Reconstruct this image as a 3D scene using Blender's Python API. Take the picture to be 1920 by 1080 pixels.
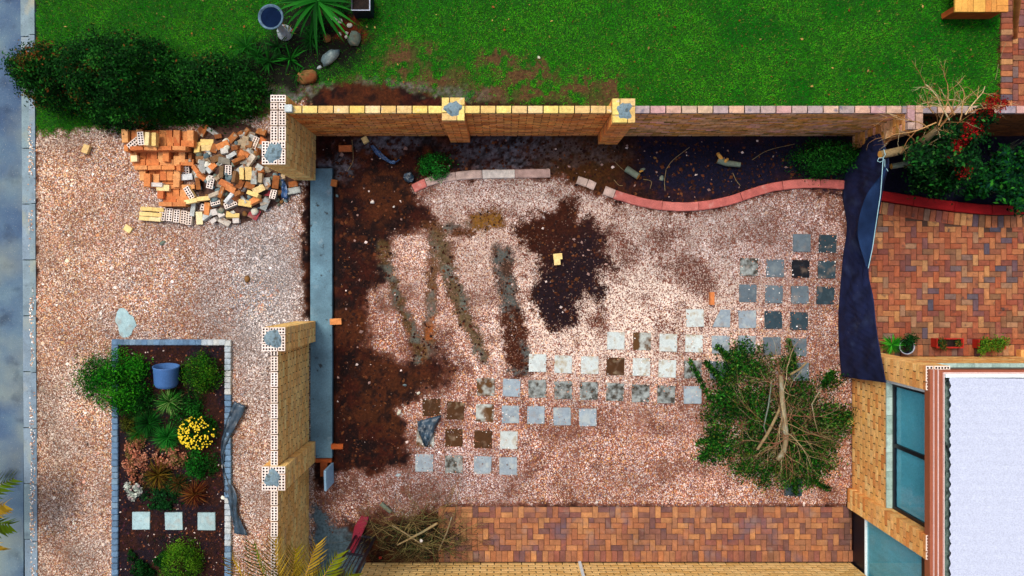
import bpy, math, random
import numpy as np
from mathutils import Vector, Matrix

# ------------------------------------------------------------------ scene, camera, light
for o in list(bpy.data.objects):
    bpy.data.objects.remove(o, do_unlink=True)
SC = bpy.context.scene
COL = SC.collection
CAM_H = 12.0          # drone height above the yard, metres
FPX = 1284.0          # focal length in photo pixels (24 mm equivalent)
NX, NY = 948.0, 528.0  # pixel straight below the camera

cam_d = bpy.data.cameras.new('camera')
cam_d.sensor_width = 36.0
cam_d.lens = FPX / 1920.0 * 36.0
cam_d.shift_x = (960 - NX) / 1920.0
cam_d.shift_y = -(540 - NY) / 1920.0
cam_d.clip_end = 500
cam = bpy.data.objects.new('camera', cam_d)
cam.location = (0, 0, CAM_H)
COL.objects.link(cam)
SC.camera = cam

SUN_EL, SUN_AZ = math.radians(66), math.radians(-40)   # azimuth from +Y, clockwise seen from above
w = bpy.data.worlds.new('World')
SC.world = w
w.use_nodes = True
wn = w.node_tree.nodes
wl = w.node_tree.links
sky = wn.new('ShaderNodeTexSky')
sky.sky_type = 'NISHITA'
sky.sun_disc = False
sky.sun_elevation = SUN_EL
sky.sun_rotation = SUN_AZ
sky.air_density = 1.0
sky.dust_density = 5.0
sky.ozone_density = 0.6
wl.new(sky.outputs[0], wn['Background'].inputs[0])
wn['Background'].inputs[1].default_value = 0.15
sd = bpy.data.lights.new('sun', 'SUN')
sd.energy = 1.5
sd.angle = math.radians(18)
sd.color = (1.0, 0.95, 0.88)
sun = bpy.data.objects.new('sun', sd)
to_sun = Vector((math.sin(SUN_AZ) * math.cos(SUN_EL), math.cos(SUN_AZ) * math.cos(SUN_EL), math.sin(SUN_EL)))
sun.rotation_euler = to_sun.to_track_quat('Z', 'Y').to_euler()
sun.location = (0, 0, 20)
COL.objects.link(sun)
SC.view_settings.view_transform = 'Standard'
SC.view_settings.look = 'None'
SC.view_settings.gamma = 1
SC.view_settings.use_curve_mapping = False
SC.view_settings.exposure = 0.2
SC.render.engine = 'CYCLES'

rng = np.random.default_rng(7)
random.seed(7)

# ------------------------------------------------------------------ helpers
def P(px, py, z=0.0):
    k = (CAM_H - z) / FPX
    return Vector(((px - NX) * k, -(py - NY) * k, z))

def S(r, g, b):
    def f(c):
        c /= 255.0
        return c / 12.92 if c <= 0.04045 else ((c + 0.055) / 1.055) ** 2.4
    return (f(r), f(g), f(b))

def SA(*cols):
    return np.array([S(*c) for c in cols])

WL = {}   # world location of every parent used

def tag(o, label, cat, group=None, kind=None):
    if label: o['label'] = label
    if cat: o['category'] = cat
    if group: o['group'] = group
    if kind: o['kind'] = kind
    return o

def setp(o, parent):
    if parent is not None:
        o.parent = parent
        o.matrix_parent_inverse = Matrix.Translation(-WL[parent.name])

def empty(name, loc, label=None, cat=None, group=None, parent=None):
    o = bpy.data.objects.new(name, None)
    o.empty_display_size = 0.2
    o.location = loc
    COL.objects.link(o)
    WL[o.name] = Vector(loc)
    setp(o, parent)
    if label: tag(o, label, cat, group)
    return o

def np_mesh(name, V, F, col=None, smooth=False):
    """V (n,3), F (m,k) of one size; col (n,3) per vertex"""
    V = np.asarray(V, dtype=np.float32)
    F = np.asarray(F, dtype=np.int32)
    me = bpy.data.meshes.new(name)
    me.vertices.add(len(V))
    me.vertices.foreach_set('co', V.ravel())
    m, k = F.shape
    me.loops.add(m * k)
    me.loops.foreach_set('vertex_index', F.ravel())
    me.polygons.add(m)
    me.polygons.foreach_set('loop_start', np.arange(0, m * k, k, dtype=np.int32))
    if smooth:
        me.polygons.foreach_set('use_smooth', np.ones(m, dtype=bool))
    if col is not None:
        a = me.color_attributes.new('col', 'FLOAT_COLOR', 'POINT')
        c = np.ones((len(V), 4), dtype=np.float32)
        c[:, :3] = np.clip(col, 0, 1)
        a.data.foreach_set('color', c.ravel())
    me.update(calc_edges=True)
    me.validate()
    return me

def link(name, me, mat=None, loc=(0, 0, 0), parent=None, rot=None):
    o = bpy.data.objects.new(name, me)
    if mat is not None and len(me.materials) == 0:
        me.materials.append(mat)
    o.location = loc
    if rot is not None: o.rotation_euler = rot
    COL.objects.link(o)
    WL[o.name] = Vector(loc)
    setp(o, parent)
    return o

def mk(name, V, F, mat, parent=None, origin=(0, 0, 0), col=None, smooth=False):
    """mesh object from world-space vertices; origin is the object's location"""
    og = Vector(origin)
    if isinstance(F, np.ndarray):
        V = np.asarray(V, dtype=float) - np.array(og)
        me = np_mesh(name, V, F, col, smooth)
    else:
        me = bpy.data.meshes.new(name)
        me.from_pydata([tuple(Vector(v) - og) for v in V], [], F)
        if smooth:
            for p in me.polygons: p.use_smooth = True
        me.update()
    return link(name, me, mat, og, parent)

BF = [(0, 3, 2, 1), (4, 5, 6, 7), (0, 1, 5, 4), (1, 2, 6, 5), (2, 3, 7, 6), (3, 0, 4, 7)]
def boxv(x0, x1, y0, y1, z0, z1):
    return [(x0, y0, z0), (x1, y0, z0), (x1, y1, z0), (x0, y1, z0), (x0, y0, z1), (x1, y0, z1), (x1, y1, z1), (x0, y1, z1)]

def box(name, x0, x1, y0, y1, z0, z1, mat, parent=None, bevel=0.0):
    c = Vector(((x0 + x1) / 2, (y0 + y1) / 2, z0))
    if bevel > 0:
        V, F = chamfer(x1 - x0, y1 - y0, z1 - z0, bevel)
        V = [(v[0] + c.x, v[1] + c.y, v[2] + z0) for v in V]
        return mk(name, V, F, mat, parent, c)
    return mk(name, boxv(x0, x1, y0, y1, z0, z1), BF, mat, parent, c)

def boxes(name, blist, mat, parent=None, origin=(0, 0, 0)):
    """several boxes (x0,x1,y0,y1,z0,z1) as one mesh"""
    V, F = [], []
    for b in blist:
        n = len(V)
        V += boxv(*b)
        F += [tuple(i + n for i in f) for f in BF]
    return mk(name, V, F, mat, parent, origin)

def chamfer(l, w, h, b, jit=0.0, rnd=None):
    """box of l x w x h standing on z=0 with chamfered top edges and rounded plan corners"""
    def ring(a, c, z):
        return [(-a + b, -c, z), (a - b, -c, z), (a, -c + b, z), (a, c - b, z), (a - b, c, z), (-a + b, c, z), (-a, c - b, z), (-a, -c + b, z)]
    V = ring(l / 2, w / 2, 0) + ring(l / 2, w / 2, h - b)
    t = ring(l / 2 - b, w / 2 - b, h)
    V += t
    if jit and rnd:
        V = [(x + rnd.uniform(-jit, jit), y + rnd.uniform(-jit, jit), z + rnd.uniform(-jit, jit) * (z > 0)) for x, y, z in V]
    F = [tuple(range(7, -1, -1))]
    for r in range(2):
        for i in range(8):
            j = (i + 1) % 8
            F.append((r * 8 + i, r * 8 + j, r * 8 + 8 + j, r * 8 + 8 + i))
    F.append(tuple(range(16, 24)))
    return V, F

def shared(name, V, F, mats, face_mat=None):
    me = bpy.data.meshes.new(name)
    me.from_pydata(V, [], F)
    for m in mats: me.materials.append(m)
    if face_mat:
        for p, i in zip(me.polygons, face_mat): p.material_index = i
    me.update()
    return me

# ---- numpy noise
def _lat(seed):
    return np.random.default_rng(seed).random((256, 256))
_LAT = {}
def vnoise(x, y, seed=0):
    if seed not in _LAT: _LAT[seed] = _lat(seed)
    L = _LAT[seed]
    xi = np.floor(x).astype(int); yi = np.floor(y).astype(int)
    fx = x - xi; fy = y - yi
    fx = fx * fx * (3 - 2 * fx); fy = fy * fy * (3 - 2 * fy)
    a = L[xi % 256, yi % 256]; b = L[(xi + 1) % 256, yi % 256]
    c = L[xi % 256, (yi + 1) % 256]; d = L[(xi + 1) % 256, (yi + 1) % 256]
    return (a * (1 - fx) + b * fx) * (1 - fy) + (c * (1 - fx) + d * fx) * fy
def fbm(x, y, seed=0, oct=4):
    s = 0; a = 0.5; t = 0
    for i in range(oct):
        s = s + a * vnoise(x, y, seed + i); t += a; a *= 0.5
        x = x * 2.03 + 7.1; y = y * 2.03 + 3.7
    return s / t

def polysd(x, y, poly):
    """signed distance to polygon, positive inside"""
    inside = np.zeros(x.shape, bool)
    d2 = np.full(x.shape, 1e18)
    n = len(poly)
    for i in range(n):
        x0, y0 = poly[i]; x1, y1 = poly[(i + 1) % n]
        ex, ey = x1 - x0, y1 - y0
        wx, wy = x - x0, y - y0
        t = np.clip((wx * ex + wy * ey) / (ex * ex + ey * ey + 1e-9), 0, 1)
        d2 = np.minimum(d2, (wx - t * ex) ** 2 + (wy - t * ey) ** 2)
        c = ((y0 <= y) != (y1 <= y))
        with np.errstate(divide='ignore', invalid='ignore'):
            xc = x0 + (y - y0) * ex / (ey if ey != 0 else 1e-9)
        inside ^= (c & (x < xc))
    return np.where(inside, 1, -1) * np.sqrt(d2)

def linesd(x, y, pts, wd):
    """distance-to-polyline mask: positive inside a band of half width wd"""
    d = np.full(x.shape, 1e9)
    for (x0, y0), (x1, y1) in zip(pts[:-1], pts[1:]):
        ex, ey = x1 - x0, y1 - y0
        t = np.clip(((x - x0) * ex + (y - y0) * ey) / (ex * ex + ey * ey), 0, 1)
        d = np.minimum(d, np.hypot(x - x0 - t * ex, y - y0 - t * ey))
    return wd - d

def sm(d, e):
    t = np.clip(d / e * 0.5 + 0.5, 0, 1)
    return t * t * (3 - 2 * t)

def catmull(pts, n=8):
    pts = [np.array(p, float) for p in pts]
    pts = [2 * pts[0] - pts[1]] + pts + [2 * pts[-1] - pts[-2]]
    out = []
    for i in range(1, len(pts) - 2):
        p0, p1, p2, p3 = pts[i - 1:i + 3]
        for t in np.linspace(0, 1, n, endpoint=False):
            out.append(0.5 * ((2 * p1) + (-p0 + p2) * t + (2 * p0 - 5 * p1 + 4 * p2 - p3) * t * t + (-p0 + 3 * p1 - 3 * p2 + p3) * t ** 3))
    out.append(pts[-2])
    return out

# ---- materials
def _base(name, rough, spec):
    m = bpy.data.materials.new(name)
    m.use_nodes = True
    nt = m.node_tree
    b = nt.nodes['Principled BSDF']
    b.inputs['Roughness'].default_value = rough
    b.inputs['Specular IOR Level'].default_value = spec
    return m, nt, b

def _noise(nt, scale, detail=4, vec=None, wv=None):
    n = nt.nodes.new('ShaderNodeTexNoise')
    n.noise_dimensions = '4D'
    n.inputs['Scale'].default_value = scale
    n.inputs['Detail'].default_value = detail
    if vec is not None: nt.links.new(vec, n.inputs['Vector'])
    if wv is not None: nt.links.new(wv, n.inputs['W'])
    return n

def _math(nt, op, a, b):
    n = nt.nodes.new('ShaderNodeMath'); n.operation = op
    for i, v in enumerate((a, b)):
        if hasattr(v, 'links') or hasattr(v, 'is_linked'): nt.links.new(v, n.inputs[i])
        else: n.inputs[i].default_value = v
    return n.outputs[0]

def _mix(nt, fac, a, b, mode='MIX'):
    n = nt.nodes.new('ShaderNodeMix'); n.data_type = 'RGBA'; n.blend_type = mode
    for i, v in ((0, fac), (6, a), (7, b)):
        if hasattr(v, 'is_linked'): nt.links.new(v, n.inputs[i])
        elif isinstance(v, (int, float)): n.inputs[i].default_value = v
        else: n.inputs[i].default_value = (*v, 1)
    return n.outputs[2]

def _ramp(nt, fac, stops, interp='LINEAR'):
    n = nt.nodes.new('ShaderNodeValToRGB')
    n.color_ramp.interpolation = interp
    while len(n.color_ramp.elements) < len(stops): n.color_ramp.elements.new(0.5)
    for e, (p, c) in zip(n.color_ramp.elements, stops):
        e.position = p; e.color = (*c, 1)
    nt.links.new(fac, n.inputs[0])
    return n.outputs[0]

def _rand(nt):
    oi = nt.nodes.new('ShaderNodeObjectInfo')
    ge = nt.nodes.new('ShaderNodeNewGeometry')
    s = _math(nt, 'ADD', oi.outputs['Random'], ge.outputs['Random Per Island'])
    return _math(nt, 'FRACT', s, 0.0)

def _bump(nt, b, h, strength, dist=0.01):
    n = nt.nodes.new('ShaderNodeBump')
    n.inputs['Strength'].default_value = strength
    n.inputs['Distance'].default_value = dist
    nt.links.new(h, n.inputs['Height'])
    nt.links.new(n.outputs[0], b.inputs['Normal'])

def mat_var(name, cols, rough=0.85, spec=0.25, scale=14, var=0.35, bump=0.4, bscale=70, stain=None, stain_lo=0.55, stain_hi=0.7, stain_scale=6, metal=0.0, noise_cols=False, wstain=()):
    """cols: a ramp of piece colours picked at random for each piece (or by noise), with grain, stain and relief"""
    m, nt, b = _base(name, rough, spec)
    tc = nt.nodes.new('ShaderNodeTexCoord').outputs['Object']
    r = _rand(nt)
    wv = _math(nt, 'MULTIPLY', r, 40.0)
    n1 = _noise(nt, scale, 5, tc, wv)
    n2 = _noise(nt, bscale, 3, tc, wv)
    k = len(cols)
    fac = n1.outputs[0] if noise_cols else r
    if noise_cols:
        stops = [(0.3 + 0.4 * i / max(1, k - 1), c) for i, c in enumerate(cols)]
    else:
        stops = [(i / max(1, k - 1), c) for i, c in enumerate(cols)]
    if k == 1: stops = [(0, cols[0]), (1, cols[0])]
    c = _ramp(nt, fac, stops)
    g = _ramp(nt, n1.outputs[0], [(0.25, (1 - var,) * 3), (0.75, (1 + var,) * 3)])
    c = _mix(nt, 1.0, c, g, 'MULTIPLY')
    g2 = _ramp(nt, n2.outputs[0], [(0.3, (0.8,) * 3), (0.7, (1.15,) * 3)])
    c = _mix(nt, 1.0, c, g2, 'MULTIPLY')
    if stain is not None:
        n3 = _noise(nt, stain_scale, 6, tc, wv)
        f = _ramp(nt, n3.outputs[0], [(stain_lo, (0, 0, 0)), (stain_hi, (1, 1, 1))])
        c = _mix(nt, f, c, stain)
    if wstain:
        pos = nt.nodes.new('ShaderNodeNewGeometry').outputs['Position']
        for (sc_, sscale, lo, hi, amt) in wstain:
            n4 = _noise(nt, sscale, 6, pos)
            n4.inputs['W'].default_value = sscale * 3.7 + lo
            f = _ramp(nt, n4.outputs[0], [(lo, (0, 0, 0)), (hi, (amt,) * 3)])
            c = _mix(nt, f, c, sc_)
    nt.links.new(c, b.inputs['Base Color'])
    b.inputs['Metallic'].default_value = metal
    if bump: _bump(nt, b, n2.outputs[0], bump)
    return m

def mat_attr(name, rough=0.9, spec=0.15, var=0.3, scale=40, bump=0.4, bscale=120, transl=0.0):
    """colour from the mesh's own 'col' attribute with fine grain"""
    m, nt, b = _base(name, rough, spec)
    at = nt.nodes.new('ShaderNodeAttribute'); at.attribute_name = 'col'
    c = at.outputs['Color']
    if var:
        tc = nt.nodes.new('ShaderNodeTexCoord').outputs['Object']
        n1 = _noise(nt, scale, 5, tc)
        g = _ramp(nt, n1.outputs[0], [(0.3, (1 - var,) * 3), (0.7, (1 + var,) * 3)])
        c = _mix(nt, 1.0, c, g, 'MULTIPLY')
        if bump:
            n2 = _noise(nt, bscale, 4, tc)
            _bump(nt, b, n2.outputs[0], bump, 0.02)
    nt.links.new(c, b.inputs['Base Color'])
    if transl:
        t = nt.nodes.new('ShaderNodeBsdfTranslucent')
        nt.links.new(c, t.inputs[0])
        mx = nt.nodes.new('ShaderNodeMixShader'); mx.inputs[0].default_value = transl
        nt.links.new(b.outputs[0], mx.inputs[1]); nt.links.new(t.outputs[0], mx.inputs[2])
        nt.links.new(mx.outputs[0], nt.nodes['Material Output'].inputs[0])
    return m

M = {}
M['soil'] = mat_attr('soil', var=0.45, scale=22, bump=0.9, bscale=60)
M['stones'] = mat_attr('gravel_stones', rough=0.85, spec=0.12, var=0)
M['leaf'] = mat_attr('leaf', rough=0.7, spec=0.08, var=0, transl=0.22)
M['petal'] = mat_attr('petal', rough=0.6, spec=0.2, var=0, transl=0.15)
M['twig'] = mat_attr('twig_bark', rough=0.9, spec=0.1, var=0.35, scale=50, bump=0.3)
M['brick_y'] = mat_var('yellow_face_brick', [S(227, 172, 93), S(250, 198, 115), S(250, 223, 143), S(236, 178, 101), S(250, 210, 127), S(214, 172, 114)], var=0.3, scale=16)
M['brick_bed'] = mat_var('brick_bed_face', [S(232, 214, 198), S(240, 226, 214), S(222, 202, 184)], var=0.12, scale=20)
M['hole'] = mat_var('brick_core_hole', [S(30, 26, 24)], var=0.2, bump=0)
M['brick_o'] = mat_var('orange_face_brick', [S(241, 145, 68), S(205, 116, 53), S(250, 177, 91), S(182, 108, 57), S(233, 154, 94), S(250, 160, 75)], var=0.35, scale=16)
M['brick_mossy'] = mat_var('mossy_face_brick', [S(250, 179, 93), S(227, 153, 72), S(250, 195, 144), S(213, 144, 78), S(250, 185, 164)], var=0.4, scale=12, stain=S(118, 100, 22), stain_lo=0.5, stain_hi=0.68, stain_scale=3)
M['brick_dark'] = mat_var('brown_face_brick', [S(121, 66, 24), S(99, 52, 19), S(136, 77, 30)], var=0.35)
M['cope_y'] = mat_var('sand_coping_brick', [S(214, 182, 94), S(228, 205, 117), S(206, 168, 102), S(222, 196, 140)], var=0.28, scale=20, stain=S(206, 192, 170), stain_lo=0.62, stain_hi=0.72, stain_scale=12)
M['cope_p'] = mat_var('pink_grey_coping_brick', [S(196, 152, 140), S(178, 140, 140), S(208, 168, 130), S(150, 138, 146), S(214, 178, 130), S(128, 122, 134)], var=0.3, scale=14, stain=S(96, 96, 112), stain_lo=0.58, stain_hi=0.72, stain_scale=9)
M['brick_house'] = mat_var('house_face_brick', [S(234, 174, 93), S(250, 201, 126), S(223, 147, 76), S(241, 189, 111), S(213, 134, 68), S(250, 215, 141)], var=0.22, scale=16)
M['brick_lower'] = mat_var('cream_face_brick', [S(226, 188, 118), S(239, 203, 135), S(216, 171, 97), S(231, 195, 127)], var=0.2, scale=16)
M['mortar'] = mat_var('mortar', [S(62, 44, 26)], var=0.3)
M['mortar_dark'] = mat_var('dark_mortar', [S(44, 28, 18)], var=0.3)
M['cement'] = mat_var('wet_cement', [S(86, 96, 92), S(116, 140, 150), S(100, 112, 108)], var=0.3, scale=18, bump=0.8, bscale=40, noise_cols=True)
M['concrete'] = mat_var('footing_concrete', [S(84, 116, 130), S(98, 134, 148)], var=0.22, scale=3, bump=0.3, bscale=50, stain=S(40, 44, 44), stain_lo=0.62, stain_hi=0.7, stain_scale=10, noise_cols=True, rough=0.7, wstain=((S(60, 84, 98), 1.2, 0.5, 0.7, 0.7), (S(150, 166, 170), 6, 0.6, 0.74, 0.4)))
M['kerb'] = mat_var('kerb_concrete', [S(112, 132, 146), S(128, 146, 158), S(122, 144, 148)], var=0.2, scale=5, stain=S(158, 162, 140), stain_lo=0.55, stain_hi=0.8, stain_scale=2.2, wstain=((S(176, 160, 112), 1.6, 0.58, 0.72, 0.6), (S(70, 84, 96), 4, 0.56, 0.7, 0.5), (S(60, 70, 80), 40, 0.6, 0.7, 0.5)))
M['asphalt'] = mat_var('asphalt', [S(54, 76, 108), S(74, 98, 124), S(96, 120, 132)], var=0.12, scale=1.3, bump=0.8, bscale=120, noise_cols=True, wstain=((S(150, 156, 132), 0.8, 0.5, 0.72, 0.6), (S(36, 48, 66), 2.6, 0.56, 0.7, 0.6), (S(170, 172, 160), 60, 0.62, 0.7, 0.5)))
M['cobble'] = mat_var('blue_grey_cobble', [S(88, 118, 146), S(102, 132, 158), S(80, 106, 130), S(116, 142, 160)], var=0.25, scale=18)
M['cobble_pale'] = mat_var('pale_cobble', [S(158, 172, 180), S(184, 188, 184), S(140, 160, 176)], var=0.25, scale=18)
M['paver'] = mat_var('clay_paver', [S(132, 68, 46), S(156, 85, 54), S(110, 63, 56), S(170, 108, 67), S(142, 75, 55), S(120, 86, 60), S(159, 91, 62), S(179, 129, 80), S(77, 73, 85), S(148, 78, 52)], var=0.32, scale=14, stain=S(70, 54, 52), stain_lo=0.6, stain_hi=0.74, stain_scale=8, wstain=((S(74, 62, 62), 1.4, 0.55, 0.75, 0.6), (S(160, 120, 84), 3, 0.6, 0.78, 0.45)))
M['paver_l'] = mat_var('strip_paver', [S(142, 89, 63), S(165, 107, 68), S(116, 78, 68), S(180, 126, 79), S(134, 82, 67), S(104, 72, 68), S(169, 113, 71)], var=0.3, scale=12, stain=S(70, 60, 70), stain_lo=0.6, stain_hi=0.74, stain_scale=3, wstain=((S(84, 84, 104), 2.2, 0.56, 0.7, 0.6), (S(70, 56, 38), 1.1, 0.58, 0.74, 0.6), (S(150, 130, 116), 5, 0.6, 0.75, 0.5)))
M['edge_red'] = mat_var('weathered_red_edging', [S(176, 92, 84), S(188, 108, 98), S(164, 84, 78)], var=0.25, scale=9, stain=S(196, 150, 138), stain_lo=0.58, stain_hi=0.75, stain_scale=6)
M['edge_bright'] = mat_var('bright_red_edging', [S(166, 20, 24), S(158, 26, 26)], var=0.15, scale=8, bump=0.2)
M['edge_pale'] = mat_var('pale_worn_edging', [S(170, 142, 132), S(190, 168, 156), S(150, 132, 120)], var=0.35, scale=9)
M['white_stone'] = mat_var('white_block', [S(206, 198, 188)], var=0.25, scale=16)
M['frame'] = mat_var('black_frame', [S(10, 12, 26)], rough=0.4, spec=0.4, var=0.15, bump=0)
M['sill'] = mat_var('stone_sill', [S(176, 200, 190), S(150, 178, 166)], var=0.3, scale=8, stain=S(86, 110, 92), stain_lo=0.6, stain_hi=0.75)
M['plaster'] = mat_var('white_plaster', [S(222, 234, 236)], var=0.06, scale=6, bump=0.1)
M['gutter'] = mat_var('brown_gutter', [S(150, 84, 56), S(142, 78, 54)], rough=0.45, spec=0.4, var=0.1, scale=4, bump=0.05)
M['gutter_lip'] = mat_var('pale_gutter_lip', [S(226, 196, 186)], rough=0.5, var=0.06, bump=0)
M['roof'] = mat_var('white_roof_sheet', [S(186, 193, 210)], rough=0.8, spec=0.05, var=0.012, scale=1.2, bump=0)
M['debris'] = mat_var('gutter_debris', [S(20, 24, 24), S(110, 130, 122), S(60, 70, 66)], var=0.4, scale=14, noise_cols=True)
M['curtain'] = mat_var('teal_blind', [S(124, 190, 210), S(140, 200, 214)], var=0.14, scale=2.5, bump=0.05, wstain=((S(150, 190, 200), 2.2, 0.5, 0.75, 0.5),))
M['cloth'] = mat_var('shade_net', [S(16, 22, 50), S(24, 34, 70)], rough=0.75, spec=0.2, var=0.35, scale=4, bump=0.6, bscale=110, noise_cols=True, wstain=((S(60, 74, 104), 3.5, 0.55, 0.75, 0.5), (S(110, 104, 100), 25, 0.66, 0.74, 0.4)))
M['cloth_skylit'] = mat_var('skylit_shade_net', [S(24, 44, 78), S(34, 58, 96)], rough=0.8, spec=0.1, var=0.3, scale=3, bump=0.5, bscale=110, noise_cols=True)  # same net cloth with the sky light painted in as lighter blue
M['cord'] = mat_var('pale_blue_cord', [S(170, 214, 222)], var=0.1, bump=0)
M['plastic'] = mat_var('black_polythene', [S(34, 52, 66), S(52, 74, 90)], rough=0.35, spec=0.5, var=0.4, scale=8, noise_cols=True)
M['pipe_blue'] = mat_var('blue_plastic', [S(30, 62, 104), S(44, 84, 130)], rough=0.35, spec=0.5, var=0.3, scale=8, noise_cols=True)
M['pot_blue'] = mat_var('blue_pot', [S(62, 104, 158)], rough=0.55, spec=0.4, var=0.1, scale=5, bump=0.05)
M['pot_dark'] = mat_var('dark_pot', [S(18, 24, 44)], rough=0.5, var=0.2)
M['pot_rim'] = mat_var('pale_pot_rim', [S(168, 178, 196)], rough=0.5, var=0.1)
M['terracotta'] = mat_var('terracotta_red_plastic', [S(170, 40, 28)], rough=0.5, var=0.15, bump=0.1)
M['potsoil'] = mat_var('potting_soil', [S(20, 14, 12), S(40, 24, 16)], var=0.4, bump=1.0, bscale=60, noise_cols=True)
M['stonebowl'] = mat_var('bird_bath_concrete', [S(70, 96, 118), S(92, 118, 134)], var=0.35, scale=14, noise_cols=True)
M['water'] = mat_var('dark_water', [S(16, 30, 56)], rough=0.6, spec=0.0, var=0.3, scale=8, bump=0)
M['wood'] = mat_var('orange_timber', [S(206, 132, 58), S(222, 170, 78), S(184, 104, 44), S(214, 152, 70)], var=0.25, scale=8, rough=0.6)
M['wood_post'] = mat_var('varnished_post', [S(176, 100, 48), S(196, 124, 66)], var=0.3, scale=6, rough=0.5, noise_cols=True)
M['wood_raw'] = mat_var('shutter_board', [S(176, 84, 32), S(140, 70, 34)], var=0.3, scale=8)
M['board_white'] = mat_var('pale_board', [S(150, 190, 214)], var=0.1)
M['bark'] = mat_var('bark', [S(124, 104, 70), S(150, 128, 88), S(96, 96, 72)], var=0.4, scale=12, bump=0.8, bscale=40, noise_cols=True)
M['bark_grey'] = mat_var('grey_bark', [S(120, 128, 112), S(88, 104, 88)], var=0.4, scale=12, bump=0.8, bscale=40, noise_cols=True)
M['cutwood'] = mat_var('cut_wood', [S(226, 176, 90), S(204, 140, 56)], var=0.3, scale=14, noise_cols=True)
M['steel_black'] = mat_var('black_painted_steel', [S(12, 14, 32)], rough=0.4, spec=0.5, var=0.2, bump=0.1)
M['maroon'] = mat_var('maroon_board', [S(150, 36, 52), S(120, 34, 58)], var=0.3, scale=5, noise_cols=True)
M['rubble_soil'] = mat_var('rubble_soil', [S(46, 26, 20), S(84, 58, 46), S(34, 26, 30)], var=0.5, scale=10, bump=1.0, bscale=40, noise_cols=True)
M['brick_orange'] = mat_var('orange_clay_brick', [S(197, 112, 60), S(212, 137, 77), S(183, 96, 50), S(220, 160, 100), S(195, 119, 67)], var=0.25, scale=18, stain=S(232, 170, 100), stain_lo=0.62, stain_hi=0.75, stain_scale=10)
M['brick_grey'] = mat_var('mortar_caked_brick', [S(154, 158, 149), S(187, 193, 189), S(123, 118, 105), S(165, 145, 114), S(209, 215, 215)], var=0.4, scale=14, stain=S(120, 76, 44), stain_lo=0.56, stain_hi=0.68, stain_scale=9)
M['brick_brown'] = mat_var('weathered_brown_brick', [S(150, 88, 40), S(120, 68, 34), S(168, 104, 52), S(104, 84, 58)], var=0.4, scale=14, stain=S(150, 150, 132), stain_lo=0.56, stain_hi=0.68, stain_scale=9)
M['brick_cream'] = mat_var('cream_new_brick', [S(232, 206, 140), S(222, 188, 112), S(238, 222, 172)], var=0.2, scale=16)
M['brick_red'] = mat_var('faded_red_block', [S(168, 48, 64), S(150, 70, 72)], var=0.4, scale=8, stain=S(140, 120, 100), stain_lo=0.55, stain_hi=0.7)
M['rock_o'] = mat_var('rusty_rock', [S(140, 70, 34), S(112, 84, 44), S(150, 98, 56)], var=0.4, scale=6, bump=0.8, bscale=30, noise_cols=True)
M['rock_g'] = mat_var('grey_rock', [S(104, 124, 128), S(84, 104, 108), S(130, 144, 140)], var=0.4, scale=6, bump=0.8, bscale=30, noise_cols=True)
M['rock_b'] = mat_var('mottled_rock', [S(110, 100, 76), S(96, 116, 104), S(140, 120, 96)], var=0.4, scale=6, bump=0.8, bscale=30, noise_cols=True)
M['rock_w'] = mat_var('pale_rock', [S(198, 196, 170), S(214, 212, 200)], var=0.3, scale=8, bump=0.5, noise_cols=True)

def mat_glass(name):
    m, nt, b = _base(name, 0.03, 0.5)
    tr = nt.nodes.new('ShaderNodeBsdfTransparent'); tr.inputs[0].default_value = (0.78, 0.93, 0.95, 1)
    gl = nt.nodes.new('ShaderNodeBsdfGlossy'); gl.inputs['Roughness'].default_value = 0.03
    fr = nt.nodes.new('ShaderNodeFresnel'); fr.inputs[0].default_value = 1.5
    mx = nt.nodes.new('ShaderNodeMixShader')
    ge = nt.nodes.new('ShaderNodeNewGeometry')
    ff = _math(nt, 'MULTIPLY', fr.outputs[0], _math(nt, 'SUBTRACT', 1.0, ge.outputs['Backfacing']))
    nt.links.new(ff, mx.inputs[0]); nt.links.new(tr.outputs[0], mx.inputs[1]); nt.links.new(gl.outputs[0], mx.inputs[2])
    nt.links.new(mx.outputs[0], nt.nodes['Material Output'].inputs[0])
    return m
M['glass'] = mat_glass('window_glass')

def mat_slab(name, base, dirt, lo, hi, scale=5):
    return mat_var(name, [base, tuple(min(1, c * 1.15) for c in base)], var=0.22, scale=9, bump=0.35, bscale=80, stain=dirt, stain_lo=lo, stain_hi=hi, stain_scale=scale, wstain=((S(150, 128, 108), 7, 0.55, 0.72, 0.45), (S(90, 66, 44), 18, 0.62, 0.72, 0.5)))
M['slab_white'] = mat_slab('white_slab', S(188, 198, 194), S(164, 154, 130), 0.5, 0.66, 9)
M['slab_blue'] = mat_slab('blue_grey_slab', S(134, 148, 156), S(164, 174, 172), 0.48, 0.68, 11)
M['slab_slate'] = mat_slab('slate_slab', S(88, 102, 110), S(116, 128, 130), 0.5, 0.7, 8)
M['slab_dark'] = mat_slab('charcoal_slab', S(40, 58, 66), S(70, 86, 92), 0.55, 0.75, 8)
M['slab_black'] = mat_slab('black_slab', S(14, 18, 26), S(40, 44, 50), 0.6, 0.75, 8)
M['slab_mud'] = mat_slab('muddy_slab', S(166, 172, 164), S(84, 56, 26), 0.44, 0.58, 6)
M['slab_soil'] = mat_slab('soil_covered_slab', S(66, 40, 16), S(120, 104, 80), 0.56, 0.66, 8)
M['slab_moss'] = mat_slab('blotched_slab', S(142, 150, 146), S(58, 54, 46), 0.40, 0.62, 12)
M['slab_bed'] = mat_slab('pale_green_slab', S(148, 176, 178), S(176, 194, 190), 0.55, 0.75, 8)

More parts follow.
